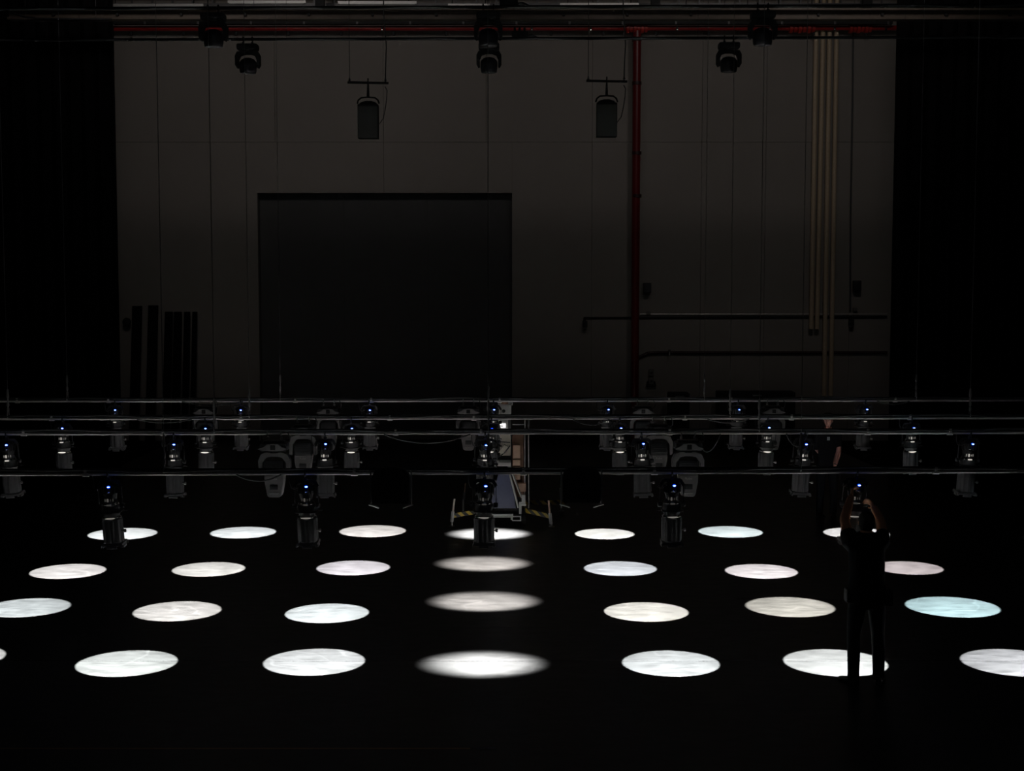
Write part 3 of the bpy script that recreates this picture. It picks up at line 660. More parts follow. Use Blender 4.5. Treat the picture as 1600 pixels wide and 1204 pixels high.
# cream conduits
for k, (x0, x1, yb, lab) in enumerate(((1276, 1267.5, 514, 'leftmost of four, ending above the floor'), (1287, 1276.5, 514, 'second of four from the left'), (1297, 1287.5, 618, 'third of four from the left'), (1308, 1298, 618, 'rightmost of four, running lowest'))):
    a = P(x0, 0, WY-0.165); bY = yb; b = P(x0+(x1-x0), yb, WY-0.165)
    m_ = MB(); top = Vector((a.x, a.y, 13.4)); m_.tube([b, a, top], 0.058, 14)
    o = m_.build('conduit', M['cream']); tag(o, 'cream vertical conduit, %s' % lab, 'pipe', 'cream conduits')
# black cable with fitting, speakers, cameras, rails
wtube('power_cable', [(1333, 40), (1332, 160), (1329, 330), (1328.5, 486)], 0.022, M['cable'], 'black vertical cable on the wall right of the cream conduits', 'cable', WY-0.05)
for x, y, lab in ((1011, 449.5, 'small black wall loudspeaker just right of the red riser'), (1339, 446, 'small black wall loudspeaker right of the cream conduits')):
    c = P(x, y, WY-0.15); t = thing('wall_speaker', lab, 'loudspeaker', c, 'small wall speakers')
    m_ = MB(); m_.box((0, 0, 0), (0.19, 0.18, 0.25), 0.02); m_.build('cabinet', M['matte'], t)
    m_ = MB(); m_.box((0, -0.095, 0), (0.16, 0.01, 0.22), 0.004); m_.build('grille', M['black'], t)
    m_ = MB(); m_.box((0, 0.12, 0), (0.05, 0.08, 0.06), 0.004); m_.build('bracket', M['black'], t)
for x, y, lab in ((1013, 489, 'small pale junction box below the left wall loudspeaker'), (1336, 483, 'small pale junction box below the right wall loudspeaker')):
    c = P(x, y, WY-0.04); t = thing('junction_box', lab, 'junction box', c, 'pale junction boxes')
    m_ = MB(); m_.box((0, 0, 0), (0.11, 0.08, 0.09), 0.015); m_.build('box_body', M['jamb'], t)
    m_ = MB(); m_.lathe([(0.01, -0.07), (0.015, -0.045)], 8); m_.build('gland', M['black'], t)
t = thing('wall_rail', 'thin black rail across the wall crossing behind the red riser', 'rail', P(1150, 495, WY-0.05)); b0 = t.location
m_ = MB(); a = P(912, 496, WY-0.05)-b0; c = P(912, 503, WY-0.05)-b0; e = P(1386, 494.5, WY-0.05)-b0; m_.tube([c, a, e], 0.018, 8); m_.build('rail_tube', M['matte'], t)
m_ = MB(); a = P(1000, 493, WY-0.06)-b0; e = P(1386, 493, WY-0.06)-b0; a.z += 0.04; e.z += 0.04; m_.tube([a, e], 0.012, 8); m_.build('second_tube', M['pipe'], t)
for x, y, lab in ((914, 506, 'small black camera hanging at the left end of the wall rail'), (1330, 503, 'small black camera hanging below the vertical cable')):
    c = P(x, y, WY-0.12); t = thing('wall_camera', lab, 'camera', c, 'wall cameras')
    m_ = MB(); m_.box((0, 0, 0), (0.12, 0.16, 0.16), 0.02); m_.build('body', M['matte'], t)
    m_ = MB(); m_.lathe([(0.045, -0.12), (0.05, -0.07)], 14); m_.build('dome', M['steel'], t)
    m_ = MB(); m_.tube([(0, 0, 0.07), (0, 0, 0.17)], 0.015, 8); m_.build('stem', M['matte'], t)
wtube('branch_pipe', [(998, 558), (1012, 551.5), (1030, 550.5), (1386, 550.5)], 0.038, M['darkred'], 'dark branch pipe running right from the red riser, below the wall rail', 'pipe', WY-0.05)
c = P(1046, 551, WY-0.14); t = thing('gauge', 'small metal gauge on the dark branch pipe', 'gauge', c)
m_ = MB(); m_.lathe([(0.03, -0.02), (0.035, 0.03)], 12, c=(0, 0, 0.05)); m_.build('gauge_body', M['steel'], t)
m_ = MB(); m_.lathe([(0.015, -0.08), (0.03, -0.06), (0.015, 0.03)], 10); m_.build('stem', M['steel'], t)
c = P(1017.5, 588, WY-0.06); t = thing('switch_box', 'stack of two small pale switch boxes on the wall right of the riser', 'switch box', c)
for k in range(2):
    m_ = MB(); m_.box((0, 0, 0.10-0.21*k), (0.12, 0.09, 0.17), 0.015); f = m_.build('switch_body', M['jamb'], t)
    m_ = MB(); m_.box((0, -0.05, 0.10-0.21*k), (0.05, 0.02, 0.05), 0.008); m_.build('switch_knob', M['black'], f)
m_ = MB(); m_.prism([(-0.13, -0.24), (0.13, -0.24), (0.10, -0.12), (-0.10, -0.12)], -0.04, 0.05); m_.build('mounting_plate', M['matte'], t)
# dark equipment standing at the foot of the wall
for x, y, wv, hv, lab in ((1060, 613, 0.5, 0.5, 'low dark equipment case with a pale catch at the wall foot'), (1180, 611, 1.9, 0.9, 'long dark trolley at the foot of the wall right of the riser')):
    c = P(x, y, WY-0.7); t = thing('equipment_case', lab, 'equipment case', (c.x, c.y, 0)); hh = c.z
    m_ = MB(); m_.box((0, 0, hh*0.5+0.05), (wv, 0.6, hh-0.1), 0.02); m_.build('case_body', M['matte'], t)
    m_ = MB(); m_.box((0, -0.31, hh-0.08), (0.22, 0.02, 0.03), 0.006); m_.build('catch', M['steel'], t)
    for sx in (-1, 1):
        m_ = MB(); m_.tube([(sx*wv*0.4-0.02, -0.2, 0.06), (sx*wv*0.4+0.02, -0.2, 0.06)], 0.06, 12); m_.build('caster', M['tyre'], t)
# black flats leaning at the left
FL = [(207, 222, 478, 'leftmost and widest'), (232, 247, 477, 'second from the left, tallest'), (258, 270, 487, 'third from the left'), (272, 284, 487, 'fourth from the left'), (288, 297, 487, 'fifth from the left'), (301, 308, 487, 'rightmost and narrowest')]
for x0, x1, y, lab in FL:
    Yt, Yb = WY-0.15, WY-0.75; a = P(x0, y, Yt); b = P(x1, y, Yt); L = a.z
    ang = math.atan2(Yb-Yt, L)
    t = thing('leaning_flat', 'tall black scenery flat leaning on the wall at left, %s' % lab, 'scenery flat', ((a.x+b.x)/2, Yb, 0.0), 'leaning black flats', (-math.atan2(Yt-Yb, L), 0, random.uniform(-0.0, 0.0)))
    H = math.hypot(L, Yt-Yb); wd = b.x-a.x
    m_ = MB(); m_.b2((-wd/2, 0, 0), (wd/2, 0.025, H)); m_.build('panel', M['velvet'], t)
    m_ = MB(); m_.b2((-wd/2, -0.03, 0), (-wd/2+0.04, 0, H)); m_.b2((wd/2-0.04, -0.03, 0), (wd/2, 0, H)); m_.b2((-wd/2, -0.03, H-0.06), (wd/2, 0, H)); m_.build('frame', M['velvet'], t)
c = P(199, 503, WY-0.1); t = thing('alarm_bell', 'small dark round bell on the wall left of the leaning flats', 'bell', c)
m_ = MB(); m_.lathe([(0.05, 0), (0.10, 0.02), (0.11, 0.06), (0.08, 0.10), (0.02, 0.11)], 20, mtx=Matrix.Rotation(PI/2, 4, 'X')); m_.build('bell_cup', M['matte'], t)
m_ = MB(); m_.box((0, 0.03, 0.02), (0.12, 0.05, 0.14), 0.01); m_.build('back_plate', M['black'], t)

# ------------------------------------------------------------------ vertical mast lift (work platform)
LY = 24.2
base = G(785, 815); base.y = LY
t = thing('mast_lift', 'white and grey mast work platform with striped outriggers behind the battens', 'work platform', (base.x, LY, 0))
def L(x, y, dy=0.0): return P(x, y, LY+dy)-t.location
def pb(name, x0, y0, x1, y1, dy, dep, m, bev=0.008, parent=None):
    a = L(x0, y0, dy); b = L(x1, y1, dy); m_ = MB(); m_.b2((a.x, a.y, b.z), (b.x, a.y+dep, a.z), bev); return m_.build(name, m, parent or t)
up_ = pb('top_box', 778, 632, 799, 650, 0.0, 0.25, M['lightgrey'])
pb('top_cap', 778, 625, 801, 633, 0.02, 0.22, M['lightgrey'])
pb('top_slot', 783, 626, 794, 631, 0.0, 0.04, M['brown'], 0.003, up_)
m_ = MB(); c = L(787, 642, -0.005); m_.tube([c, c+Vector((0, -0.012, 0))], [0.03, 0.02], 12); m_.build('top_button', M['matte'], up_)
mast = pb('mast', 793, 650, 799, 806, 0.12, 0.16, M['steel'])
pb('mast_cover', 780, 650, 793, 676, 0.06, 0.2, M['lightgrey'])
sc_ = pb('control_panel', 779, 655, 794, 670, -0.02, 0.08, M['lightgrey'])
pb('lit_label', 781.5, 661.5, 790, 668, -0.035, 0.02, M['screen'], 0.004, sc_)
cb_ = pb('carriage', 781, 677, 798, 712, 0.02, 0.2, M['offwhite'], 0.02)
m_ = MB()
m_.prism([(L(779, 706).x, L(779, 706).z), (L(786, 708).x, L(786, 708).z), (L(794, 697).x, L(794, 697).z), (L(788, 694).x, L(788, 694).z)], -0.06, 0.02); m_.build('carriage_bracket', M['offwhite'], cb_)
m_ = MB(); m_.tube([L(779, 690, -0.01), L(797, 691, -0.01)], 0.008, 8); m_.tube([L(781, 713, -0.03), L(790, 705, -0.03), L(797, 696, -0.03)], 0.01, 8); m_.build('hose', M['cable'], cb_)
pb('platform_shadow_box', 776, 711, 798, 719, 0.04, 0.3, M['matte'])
pf = pb('battery_tray', 776, 719, 798, 724, -0.06, 0.4, M['white'])
pb('tray_front', 774, 722, 798, 728, -0.09, 0.05, M['alu'], 0.004, pf)
# navy front cover, trapezoid
m_ = MB(); pts = [(779, 738), (799, 738), (806, 793), (765, 793)]
m_.prism([(L(x, y).x, L(x, y).z) for x, y in pts], -0.05, 0.12); m_.build('front_cover', M['navy'], t)
pb('back_panel', 800, 677, 818, 776, 0.15, 0.12, M['brown'])
for y0, y1 in ((695, 716), (718, 727), (729, 749)): pb('storage_box', 801.5, y0, 813, y1, 0.0, 0.15, M['beige'], 0.012)
pb('lower_box', 809, 755, 822, 768, 0.02, 0.15, M['beige'], 0.01)
for x, y0 in ((820, 655), (826, 655)):
    m_ = MB(); a = L(x, y0, 0.1); b = L(x, 797, 0.1); m_.tube([a, b], 0.014, 10); m_.build('guard_rail', M['steel'], t)
m_ = MB(); m_.tube([L(801, 663, 0.1), L(820, 663, 0.1)], 0.008, 8); m_.build('cross_bar', M['steel'], t)
for a_, b_ in (((796, 738), (810, 793)), ((800, 738), (815, 777))):
    m_ = MB(); m_.tube([L(*a_, -0.05), L(*b_, -0.07)], 0.018, 10); m_.build('brace', M['lightgrey'], t)
pb('winch', 815, 773, 821, 787, -0.12, 0.08, M['white'], 0.01)
pb('winch_foot', 814, 787, 822, 790, -0.14, 0.1, M['white'], 0.004)
pb('base_post', 811, 784, 815, 803, -0.12, 0.06, M['white'], 0.005)
ch = pb('chassis', 766, 794, 814, 803, -0.02, 0.8, M['matte'], 0.01)
pb('bumper', 769, 803, 802, 806, -0.16, 0.14, M['white'], 0.004, ch)
m_ = MB()
for x0, y0, x1, y1 in ((770, 806.5, 802, 808), (770, 806, 772, 812), (798, 806, 800, 812), (800, 806, 814, 807.5), (800, 812.3, 814, 813.8), (812.6, 806, 814.2, 813.8), (800, 806, 801.4, 813.8)):
    a = L(x0, y0, -0.17); b = L(x1, y1, -0.17); m_.b2((a.x, a.y, b.z), (b.x, a.y+0.03, a.z))
m_.build('bumper_frame', M['white'], ch)
for x in (770, 818):
    a = L(x, 806, -0.1); m_ = MB(); m_.tube([(a.x-0.03, a.y+0.05, 0.085), (a.x+0.03, a.y+0.05, 0.085)], 0.085, 18); w_ = m_.build('wheel', M['tyre'], t)
    m_ = MB(); m_.tube([(a.x-0.034, a.y+0.05, 0.085), (a.x+0.034, a.y+0.05, 0.085)], 0.03, 12); m_.build('hub', M['steel'], w_)
for x in (772, 816):
    a = L(x, 806, 0.6); m_ = MB(); m_.tube([(a.x-0.03, a.y, 0.085), (a.x+0.03, a.y, 0.085)], 0.085, 18); m_.build('wheel', M['tyre'], t)
def outrigger(a, b, ya, leg_top, leg_bot, foot, m, legm=M['white'], dy=0.0, upm=M['offwhite']):
    A = L(a[0], a[1], ya); B = L(b[0], b[1], dy); d = B-A
    m_ = MB(); mt = Matrix.Translation((A+B)/2) @ d.to_track_quat('X', 'Z').to_matrix().to_4x4(); m_.box((0, 0, 0), (d.length, 0.05, 0.075), 0.004, mt)
    ob = m_.build('outrigger', m, t)
    m_ = MB(); m_.tube([L(leg_top[0], leg_top[1], dy-0.03), L(leg_bot[0], leg_bot[1], dy-0.03)], 0.017, 10); m_.build('jack_screw', upm, ob)
    p0 = L((leg_top[0]*0.45+leg_bot[0]*0.55), leg_top[1]*0.45+leg_bot[1]*0.55, dy-0.03); p1 = L(leg_bot[0], leg_bot[1], dy-0.03)
    m_ = MB(); m_.tube([p0, p1], 0.028, 12); m_.build('jack_tube', legm, ob)
    f = L(foot[0], foot[1], dy-0.03); m_ = MB(); m_.lathe([(0.05, 0.0), (0.05, 0.012), (0.02, 0.02), (0.014, max(0.03, p1.z+0.02))], 14, c=(f.x, f.y, 0)); m_.build('foot', M['steel'], ob)
outrigger((742, 799), (708, 805), -0.05, (710, 779), (706, 815), (706, 820), M['hazard'], dy=-0.25)
outrigger((822, 797), (859, 806), -0.05, (857, 781), (861, 818), (862, 823), M['hazard'], dy=-0.3, upm=M['beige'])
outrigger((822, 785), (884, 784), 0.75, (875, 762), (876, 783), (877, 788), M['hazard'], legm=M['barrel'], dy=1.3, upm=M['barrel'])
outrigger((768, 790), (727, 783), 0.75, (728, 754), (725, 780), (724, 789), M['barrel'], legm=M['barrel'], dy=1.2, upm=M['brown'])

# ------------------------------------------------------------------ people
def eval_mesh(o):
    dg = bpy.context.evaluated_depsgraph_get(); dg.update()
    me = bpy.data.meshes.new_from_object(o.evaluated_get(dg)); return me
def skin_mesh(joints, edges, sub=1, root=0):
    me = bpy.data.meshes.new('sk'); names = list(joints)
    me.from_pydata([joints[k][:3] for k in names], [(names.index(a), names.index(b)) for a, b in edges], [])
    o = bpy.data.objects.new('sk', me); COL.objects.link(o)
    md = o.modifiers.new('s', 'SKIN'); sv = me.skin_vertices[0].data
    for i, k in enumerate(names):
        r = joints[k][3]; sv[i].radius = r if isinstance(r, tuple) else (r, r); sv[i].use_root = (i == root)
    ms = o.modifiers.new('ss', 'SUBSURF'); ms.levels = sub; ms.render_levels = sub
    m2 = eval_mesh(o); COL.objects.unlink(o); bpy.data.objects.remove(o); bpy.data.meshes.remove(me); return m2
def merge(meshes, name, m, parent, voxel=None, smooth_it=0):
    bm = bmesh.new()
    for me in meshes: bm.from_mesh(me)
    me = bpy.data.meshes.new(name); bm.to_mesh(me); bm.free()
    o = bpy.data.objects.new(name, me); COL.objects.link(o)
    if voxel:
        md = o.modifiers.new('r', 'REMESH'); md.mode = 'VOXEL'; md.voxel_size = voxel
        if smooth_it: ms = o.modifiers.new('sm', 'SMOOTH'); ms.iterations = smooth_it; ms.factor = 0.5
        m2 = eval_mesh(o); o.modifiers.clear(); o.data = m2
    o.data.materials.clear(); o.data.materials.append(m)
    for p in o.data.polygons: p.use_smooth = True; p.material_index = 0
    o.name = name; o.parent = parent; return o
def loft_mesh(rings, tubes):
    m_ = MB(); n = 24; rs = []
    for cx, cy, cz, rx, ry in rings:
        rs.append([m_.bm.verts.new((cx+rx*math.copysign(abs(math.cos(2*PI*k/n))**0.85, math.cos(2*PI*k/n)), cy+ry*math.sin(2*PI*k/n), cz)) for k in range(n)])
    for a, b in zip(rs[:-1], rs[1:]):
        for k in range(n): m_.bm.faces.new((a[k], a[(k+1) % n], b[(k+1) % n], b[k]))
    m_.bm.faces.new(rs[0][::-1]); m_.bm.faces.new(rs[-1])
    for pts, rad in tubes: m_.tube(pts, rad, 16)
    bmesh.ops.recalc_face_normals(m_.bm, faces=m_.bm.faces)
    me = bpy.data.meshes.new('l'); m_.bm.to_mesh(me); m_.bm.free(); return me
def head_mesh(c, rot):
    # face looks along local -Y before rotation
    m_ = MB()
    r = bmesh.ops.create_uvsphere(m_.bm, u_segments=28, v_segments=22, radius=1.0)
    for v in r['verts']:
        x, y, z = v.co; jaw = max(0.0, -z)
        wdt = 0.077*(1-0.30*jaw**1.4); dp = 0.098*(1-0.12*jaw)
        v.co = Vector((x*wdt, y*dp-0.012*jaw*(1 if y < 0 else 0.3), z*0.118))
    m_.sphere((0, -0.100, -0.012), 0.013, (0.9, 1.1, 2.0), 10); m_.sphere((0, -0.106, -0.028), 0.012, (1.3, 1, 0.8), 10)
    m_.sphere((0, -0.085, -0.060), 0.022, (1.1, 0.5, 0.35), 10); m_.sphere((0, -0.072, -0.096), 0.024, (1.2, 0.8, 0.7), 10)
    m_.sphere((-0.032, -0.082, 0.022), 0.02, (1.1, 0.6, 0.45), 10); m_.sphere((0.032, -0.082, 0.022), 0.02, (1.1, 0.6, 0.45), 10)
    for sx in (-1, 1): m_.sphere((sx*0.079, 0.008, -0.005), 0.026, (0.35, 0.7, 1.2), 12)
    me = bpy.data.meshes.new('h'); bmesh.ops.transform(m_.bm, matrix=Matrix.Translation(c) @ rot, verts=m_.bm.verts); m_.bm.to_mesh(me); m_.bm.free(); return me
def hand_mesh(wrist, dirv, palm_n, curl, thumb_side):
    """palm from wrist along dirv, palm facing palm_n; five skinned fingers"""
    w_ = Vector(wrist); d = Vector(dirv).normalized(); n = Vector(palm_n); n = (n-d*n.dot(d)).normalized(); s_ = d.cross(n)*thumb_side
    J = {'w': (*(w_-d*0.01), (0.020, 0.026)), 'p': (*(w_+d*0.045), (0.016, 0.034)), 'k': (*(w_+d*0.08), (0.013, 0.036))}
    out = [skin_mesh(J, [('w', 'p'), ('p', 'k')], 1)]
    for off, ln in ((0.030, 0.072), (0.010, 0.08), (-0.011, 0.075), (-0.030, 0.060)):
        p = w_+d*0.07+s_*off; Jf = {'a': (*p, 0.0095)}; e = []; ang = 0.15; prev = 'a'
        for k, fr in enumerate((0.45, 0.32, 0.23)):
            ang += curl*(0.8+0.3*k); p = p+(d*math.cos(ang)+n*math.sin(ang))*ln*fr*1.25; nm = 'b%d' % k; Jf[nm] = (*p, 0.009-0.001*k); e.append((prev, nm)); prev = nm
        out.append(skin_mesh(Jf, e, 1))
    p = w_+d*0.02+s_*0.025; q = p+s_*0.03+d*0.03+n*0.012; r_ = q+d*0.032+n*0.02+s_*0.004
    out.append(skin_mesh({'a': (*p, 0.013), 'b': (*q, 0.011), 'c': (*r_, 0.009)}, [('a', 'b'), ('b', 'c')], 1))
    return out
def shoe(x, y, yaw, length, m, parent):
    m_ = MB(); mt = Matrix.Translation((x, y, 0)) @ Matrix.Rotation(yaw, 4, 'Z')
    bmx = m_.bm
    prof = [(-0.085, 0.034, 0.085), (-0.05, 0.040, 0.10), (0.0, 0.042, 0.085), (0.06, 0.046, 0.06), (0.12, 0.048, 0.045), (0.17, 0.040, 0.035), (0.19, 0.02, 0.022)]
    rings = []
    for yy, w_, h_ in prof:
        rings.append([bmx.verts.new((w_*cx, yy*length, max(0.0, h_*cz))) for cx, cz in ((-0.9, 0), (-1, 0.25), (-0.8, 0.75), (-0.35, 1), (0.35, 1), (0.8, 0.75), (1, 0.25), (0.9, 0))])
    for a, b in zip(rings[:-1], rings[1:]):
        for k in range(8): bmx.faces.new((a[k], a[(k+1) % 8], b[(k+1) % 8], b[k]))
    bmx.faces.new(rings[0]); bmx.faces.new(rings[-1][::-1]); bmesh.ops.transform(bmx, matrix=mt, verts=bmx.verts)
    return m_.build('shoe', m, parent)

# --- the man reaching up to a spotlight, back to the viewer (body faces +Y)
g1 = G(1352, 1066); row = ROWS[0]
man = thing('person', 'person in black t-shirt and dark trousers seen from behind, both arms raised to a spotlight', 'person', g1)
fxX = P(1340, 738, row['Y']).x - g1.x; fy = row['Y']-g1.y; pz = batten_z(row, 3.7)
def Q(x, y, Y): p = P(x, y, g1.y+Y); return (p.x-g1.x, Y, p.z)
sL, sR = (-0.17, 0.06, 1.475), (0.17, 0.06, 1.475)
eL = Q(1319, 812, 0.22); wL = Q(1331, 772, 0.44)
eR = Q(1376, 814, 0.22); wR = Q(1364, 790, 0.44)
J = {'pel': (0, 0, 0.98, (0.135, 0.10)), 'waist': (0, 0.0, 1.14, (0.13, 0.095)), 'chest': (0, 0.04, 1.33, (0.155, 0.11)), 'uch': (0, 0.05, 1.45, (0.12, 0.085)),
     'neck': (0, 0.07, 1.53, 0.072), 'nk2': (0, 0.08, 1.60, 0.070),
     'sL': (*sL, 0.062), 'eL': (*eL, 0.056), 'fL': (*[eL[i]*0.65+wL[i]*0.35 for i in range(3)], 0.054), 'wL': (*wL, 0.034),
     'sR': (*sR, 0.062), 'eR': (*eR, 0.056), 'fR': (*[eR[i]*0.65+wR[i]*0.35 for i in range(3)], 0.054), 'wR': (*wR, 0.034),
     'hL': (-0.095, 0, 0.90, 0.088), 'kL': (-0.125, 0.02, 0.50, 0.058), 'cL': (-0.125, -0.01, 0.34, 0.055), 'aL': (-0.13, -0.02, 0.08, 0.038),
     'hR': (0.095, 0, 0.90, 0.088), 'kR': (0.12, 0.02, 0.50, 0.058), 'cR': (0.125, -0.01, 0.34, 0.055), 'aR': (0.13, -0.02, 0.08, 0.038)}
E = [('pel', 'waist'), ('waist', 'chest'), ('chest', 'uch'), ('uch', 'neck'), ('neck', 'nk2'), ('uch', 'sL'), ('sL', 'eL'), ('eL', 'fL'), ('fL', 'wL'), ('uch', 'sR'), ('sR', 'eR'), ('eR', 'fR'), ('fR', 'wR'),
     ('pel', 'hL'), ('hL', 'kL'), ('kL', 'cL'), ('cL', 'aL'), ('pel', 'hR'), ('hR', 'kR'), ('kR', 'cR'), ('cR', 'aR')]
body = skin_mesh(J, E, 2)
hc = Vector((0.0, 0.085, 1.665)); hrot = Matrix.Rotation(PI, 4, 'Z') @ Matrix.Rotation(math.radians(-18), 4, 'X')
parts = [body, head_mesh(hc, hrot)]
tL = Vector((fxX-0.05, fy-0.03, pz-0.07)); dL = tL-Vector(wL)
tR = Vector((fxX+0.10, fy-0.03, pz-0.27)); dR = tR-Vector(wR)
parts += hand_mesh(wL, dL, (0.9, 0.3, 0), 0.55, 1)
parts += hand_mesh(wR, dR, (-0.9, 0.3, 0), 0.55, -1)
merge(parts, 'body', M['skintan'], man, 0.007, 2)
m_ = MB(); r = bmesh.ops.create_uvsphere(m_.bm, u_segments=28, v_segments=22, radius=1.0)
for v in r['verts']:
    x, y, z = v.co; v.co = Vector((x*0.085, y*0.104+0.008, z*0.122+0.008))
bmesh.ops.delete(m_.bm, geom=[v for v in m_.bm.verts if (v.co.y < -0.035 and v.co.z < 0.055) or v.co.z < -0.085], context='VERTS')
bmesh.ops.transform(m_.bm, matrix=Matrix.Translation(hc) @ hrot, verts=m_.bm.verts); hr = m_.build('hair', M['hair'], man)
hr.modifiers.new('t', 'SOLIDIFY').thickness = 0.006
def lerp3(a, b, u): return tuple(a[i]*(1-u)+b[i]*u for i in range(3))
ts = loft_mesh([(0, 0.00, 0.85, 0.205, 0.14), (0, 0.0, 0.93, 0.205, 0.14), (0, 0.01, 1.08, 0.18, 0.12), (0, 0.03, 1.25, 0.185, 0.12), (0, 0.045, 1.36, 0.185, 0.122), (0, 0.055, 1.44, 0.185, 0.112), (0, 0.06, 1.50, 0.165, 0.10), (0, 0.065, 1.54, 0.115, 0.088), (0, 0.072, 1.565, 0.078, 0.078)],
    [([(sL[0]*0.6, sL[1], 1.40), (sL[0], sL[1], sL[2]), lerp3(sL, eL, 0.25), lerp3(sL, eL, 0.45)], [0.09, 0.096, 0.086, 0.078]), ([(sR[0]*0.6, sR[1], 1.40), (sR[0], sR[1], sR[2]), lerp3(sR, eR, 0.25), lerp3(sR, eR, 0.45)], [0.085, 0.082, 0.072, 0.070])])
merge([ts], 'tshirt', M['cloth'], man, 0.012, 2)
tr = loft_mesh([(0, 0, 0.78, 0.10, 0.09), (0, 0, 0.84, 0.175, 0.118), (0, 0, 0.92, 0.178, 0.125), (0, 0.0, 1.0, 0.165, 0.115), (0, 0.0, 1.04, 0.158, 0.110)],
    [([(x*0.088, 0, 0.90), (x*0.105, 0.0, 0.75), (x*0.125, 0.02, 0.50), (x*0.128, -0.01, 0.34), (x*0.13, -0.02, 0.12), (x*0.13, -0.02, 0.04)], [0.098, 0.092, 0.068, 0.068, 0.060, 0.063]) for x in (-1, 1)])
merge([tr], 'trousers', M['denim'], man, 0.012, 2)
shoe(-0.145, -0.01, math.radians(28), 1.0, M['shoe'], man); shoe(0.145, -0.01, math.radians(-22), 1.0, M['shoe'], man)
m_ = MB(); m_.box((0.215, 0.0, 0.90), (0.08, 0.16, 0.17), 0.02); m_.box((-0.20, 0.0, 0.92), (0.05, 0.14, 0.14), 0.02)
m_.lathe([(0.175, 0.955), (0.178, 1.0)], 24, sy=0.78); m_.build('tool_belt', M['matte'], man)

# --- the man standing behind the third batten, facing the viewer, looking down
g2 = Vector((P(1293, 700, 25.0).x, 25.0, 0))
man2 = thing('person', 'person in black t-shirt standing at the rear facing the viewer, looking down, arm hanging', 'person', g2)
def Q2(x, y, Y): p = P(x, y, 25.0+Y); return (p.x-g2.x, Y, p.z)
H0 = P(1290, 646, 25.0).z                                   # crown height
k_ = H0/1.80
def K(x, y, z, r):
    return (x, y, z*k_, tuple(a for a in r) if isinstance(r, tuple) else r)
el = Q2(1310, 706, -0.04); wr = Q2(1304, 728, -0.20)
J = {'pel': K(0, 0, 0.98, (0.13, 0.10)), 'waist': K(0, 0, 1.14, (0.125, 0.095)), 'chest': K(0, 0, 1.33, (0.155, 0.11)), 'uch': K(0, -0.005, 1.45, (0.12, 0.085)), 'neck': K(0, -0.01, 1.53, 0.07), 'nk2': K(-0.005, -0.015, 1.60, 0.068),
     'sL': K(-0.175, 0, 1.455, 0.06), 'eL': K(-0.18, 0.14, 1.19, 0.045), 'wL': K(-0.05, 0.20, 1.02, 0.027),
     'sR': K(0.165, 0, 1.455, 0.06), 'eR': (*el, 0.060), 'fR': (*[el[i]*0.7+wr[i]*0.3 for i in range(3)], 0.058), 'wR': (*wr, 0.038),
     'hL': K(-0.095, 0, 0.90, 0.088), 'kL': K(-0.11, -0.02, 0.50, 0.058), 'aL': K(-0.12, 0.02, 0.08, 0.038),
     'hR': K(0.095, 0, 0.90, 0.088), 'kR': K(0.11, -0.02, 0.50, 0.058), 'aR': K(0.12, 0.02, 0.08, 0.038)}
E2 = [('pel', 'waist'), ('waist', 'chest'), ('chest', 'uch'), ('uch', 'neck'), ('neck', 'nk2'), ('uch', 'sL'), ('sL', 'eL'), ('eL', 'wL'), ('uch', 'sR'), ('sR', 'eR'), ('eR', 'fR'), ('fR', 'wR'),
      ('pel', 'hL'), ('hL', 'kL'), ('kL', 'aL'), ('pel', 'hR'), ('hR', 'kR'), ('kR', 'aR')]
body = skin_mesh(J, E2, 2)
hc2 = Vector((-0.012, -0.045, 1.685*k_)); hrot2 = Matrix.Rotation(math.radians(-20), 4, 'Z') @ Matrix.Rotation(math.radians(10), 4, 'X')
parts = [body, head_mesh(hc2, hrot2)]
parts += hand_mesh(wr, (-0.35, -0.15, -1), (-0.6, 0.6, 0), 0.45, 1)
wl = J['wL'][:3]; parts += hand_mesh(wl, (0.9, 0.0, -0.3), (0, 1, 0), 0.4, 1)
merge(parts, 'body', M['skin'], man2, 0.007, 2)
MH = Matrix.Translation(hc2) @ hrot2
for sx in (-1, 1):
    m_ = MB(); m_.sphere((sx*0.030, -0.088, 0.010), 0.008, n=8); bmesh.ops.transform(m_.bm, matrix=MH, verts=m_.bm.verts); m_.build('eye', M['eye'], man2)
m_ = MB(); r = bmesh.ops.create_uvsphere(m_.bm, u_segments=24, v_segments=18, radius=1.0)
for v in r['verts']:
    x, y, z = v.co; v.co = Vector((x*0.084, y*0.106+0.006, z*0.124+0.004))
bmesh.ops.delete(m_.bm, geom=[v for v in m_.bm.verts if (v.co.y < -0.02 and v.co.z < 0.045) or v.co.z < -0.05], context='VERTS')
bmesh.ops.transform(m_.bm, matrix=MH, verts=m_.bm.verts); hr = m_.build('hair', M['hair'], man2); hr.modifiers.new('t', 'SOLIDIFY').thickness = 0.006
m_ = MB(); m_.lathe([(0.090, 0.070), (0.091, 0.085), (0.084, 0.108), (0.06, 0.128), (0.02, 0.137)], 24, sy=1.15)
m_.prism([(-0.07, 0.071), (0.07, 0.071), (0.07, 0.079), (-0.07, 0.079)], -0.150, -0.07); bmesh.ops.transform(m_.bm, matrix=MH, verts=m_.bm.verts); m_.build('cap', M['hair'], man2)
s2L, s2R = J['sL'][:3], J['sR'][:3]; e2L = J['eL'][:3]
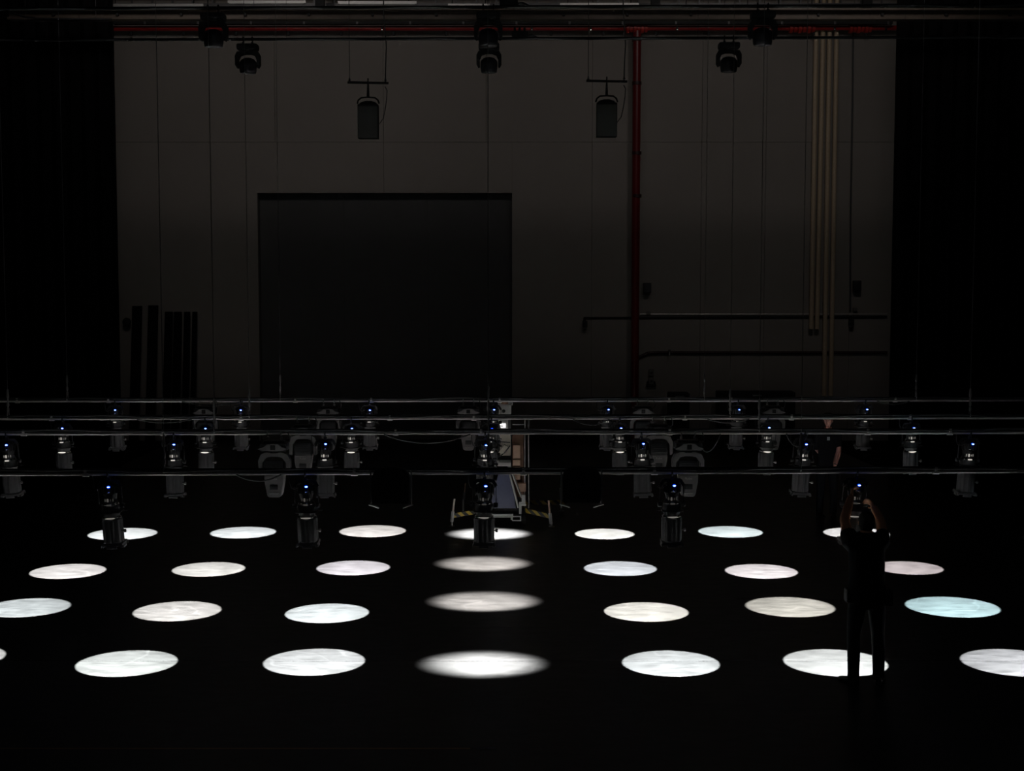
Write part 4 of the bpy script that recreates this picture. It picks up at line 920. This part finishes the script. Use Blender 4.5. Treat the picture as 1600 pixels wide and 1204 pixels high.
ts = loft_mesh([(0, 0, 0.90*k_, 0.18, 0.13), (0, 0.0, 1.0*k_, 0.172, 0.13), (0, 0.0, 1.12*k_, 0.162, 0.12), (0, 0.0, 1.25*k_, 0.17, 0.122), (0, 0.0, 1.36*k_, 0.182, 0.122), (0, 0.0, 1.43*k_, 0.185, 0.112), (0, 0.0, 1.485*k_, 0.155, 0.098), (0, 0.0, 1.525*k_, 0.105, 0.085), (0, -0.01, 1.55*k_, 0.078, 0.078)],
    [([(s2L[0]*0.3, 0, 1.475*k_), s2L, lerp3(s2L, e2L, 0.5), lerp3(s2L, e2L, 1.05)], [0.085, 0.083, 0.074, 0.07]), ([(s2R[0]*0.3, 0, 1.475*k_), s2R, lerp3(s2R, el, 0.4), lerp3(s2R, el, 0.72)], [0.085, 0.083, 0.074, 0.070])])
merge([ts], 'tshirt', M['cloth'], man2, 0.012, 2)
tr = loft_mesh([(0, 0, 0.78*k_, 0.10, 0.09), (0, 0, 0.84*k_, 0.172, 0.118), (0, 0, 0.92*k_, 0.175, 0.125), (0, 0.0, 1.0*k_, 0.162, 0.118)],
    [([(x*0.088, 0, 0.90*k_), (x*0.10, -0.01, 0.75*k_), (x*0.112, -0.02, 0.50*k_), (x*0.118, 0.0, 0.30*k_), (x*0.12, 0.02, 0.04)], [0.098, 0.092, 0.068, 0.064, 0.062]) for x in (-1, 1)])
merge([tr], 'trousers', M['denim'], man2, 0.012, 2)
shoe(-0.12, 0.0, math.radians(180+10), 1.0, M['shoe'], man2); shoe(0.12, 0.0, math.radians(180-10), 1.0, M['shoe'], man2)
c = Vector(Q2(1294.5, 685, -0.14)); m_ = MB(); m_.box(c, (0.05, 0.012, 0.06), 0.004); m_.build('badge', M['badge'], man2)
m_ = MB(); wv_ = Vector(wr); d_ = (Vector(el)-wv_).normalized(); m_.tube([wv_+d_*0.02, wv_+d_*0.055], 0.036, 14); m_.build('wristband', M['matte'], man2)

# ------------------------------------------------------------------ tape and joins on the stage floor
def strip(name, x0, x1, y, wd, m, label):
    a = G(x0, y); b = G(x1, y); m_ = MB(); m_.b2((a.x, a.y-wd/2, 0.0005), (b.x, a.y+wd/2, 0.0022)); tag(m_.build(name, m), label, 'floor tape')
strip('floor_tape', -60, 735, 1169, 0.03, M['tape'], 'thin worn ochre tape line across the front of the stage')
strip('floor_tape', 735, 775, 1168.5, 0.05, M['seam'], 'short dark patch of tape at the end of the ochre line')
strip('floor_tape', -300, 1900, 1032, 0.028, M['seam'], 'glossy black tape joining the vinyl through the nearest row of light pools')
strip('floor_tape', 1150, 1305, 935, 0.03, M['seam'], 'short glossy tape strip at the top of the yellowish light pool')
strip('floor_tape', 765, 800, 979, 0.018, M['seam'], 'short dark tape strip between the two nearest soft middle pools')
for m__ in list(bpy.data.meshes):
    if m__.users == 0: bpy.data.meshes.remove(m__)
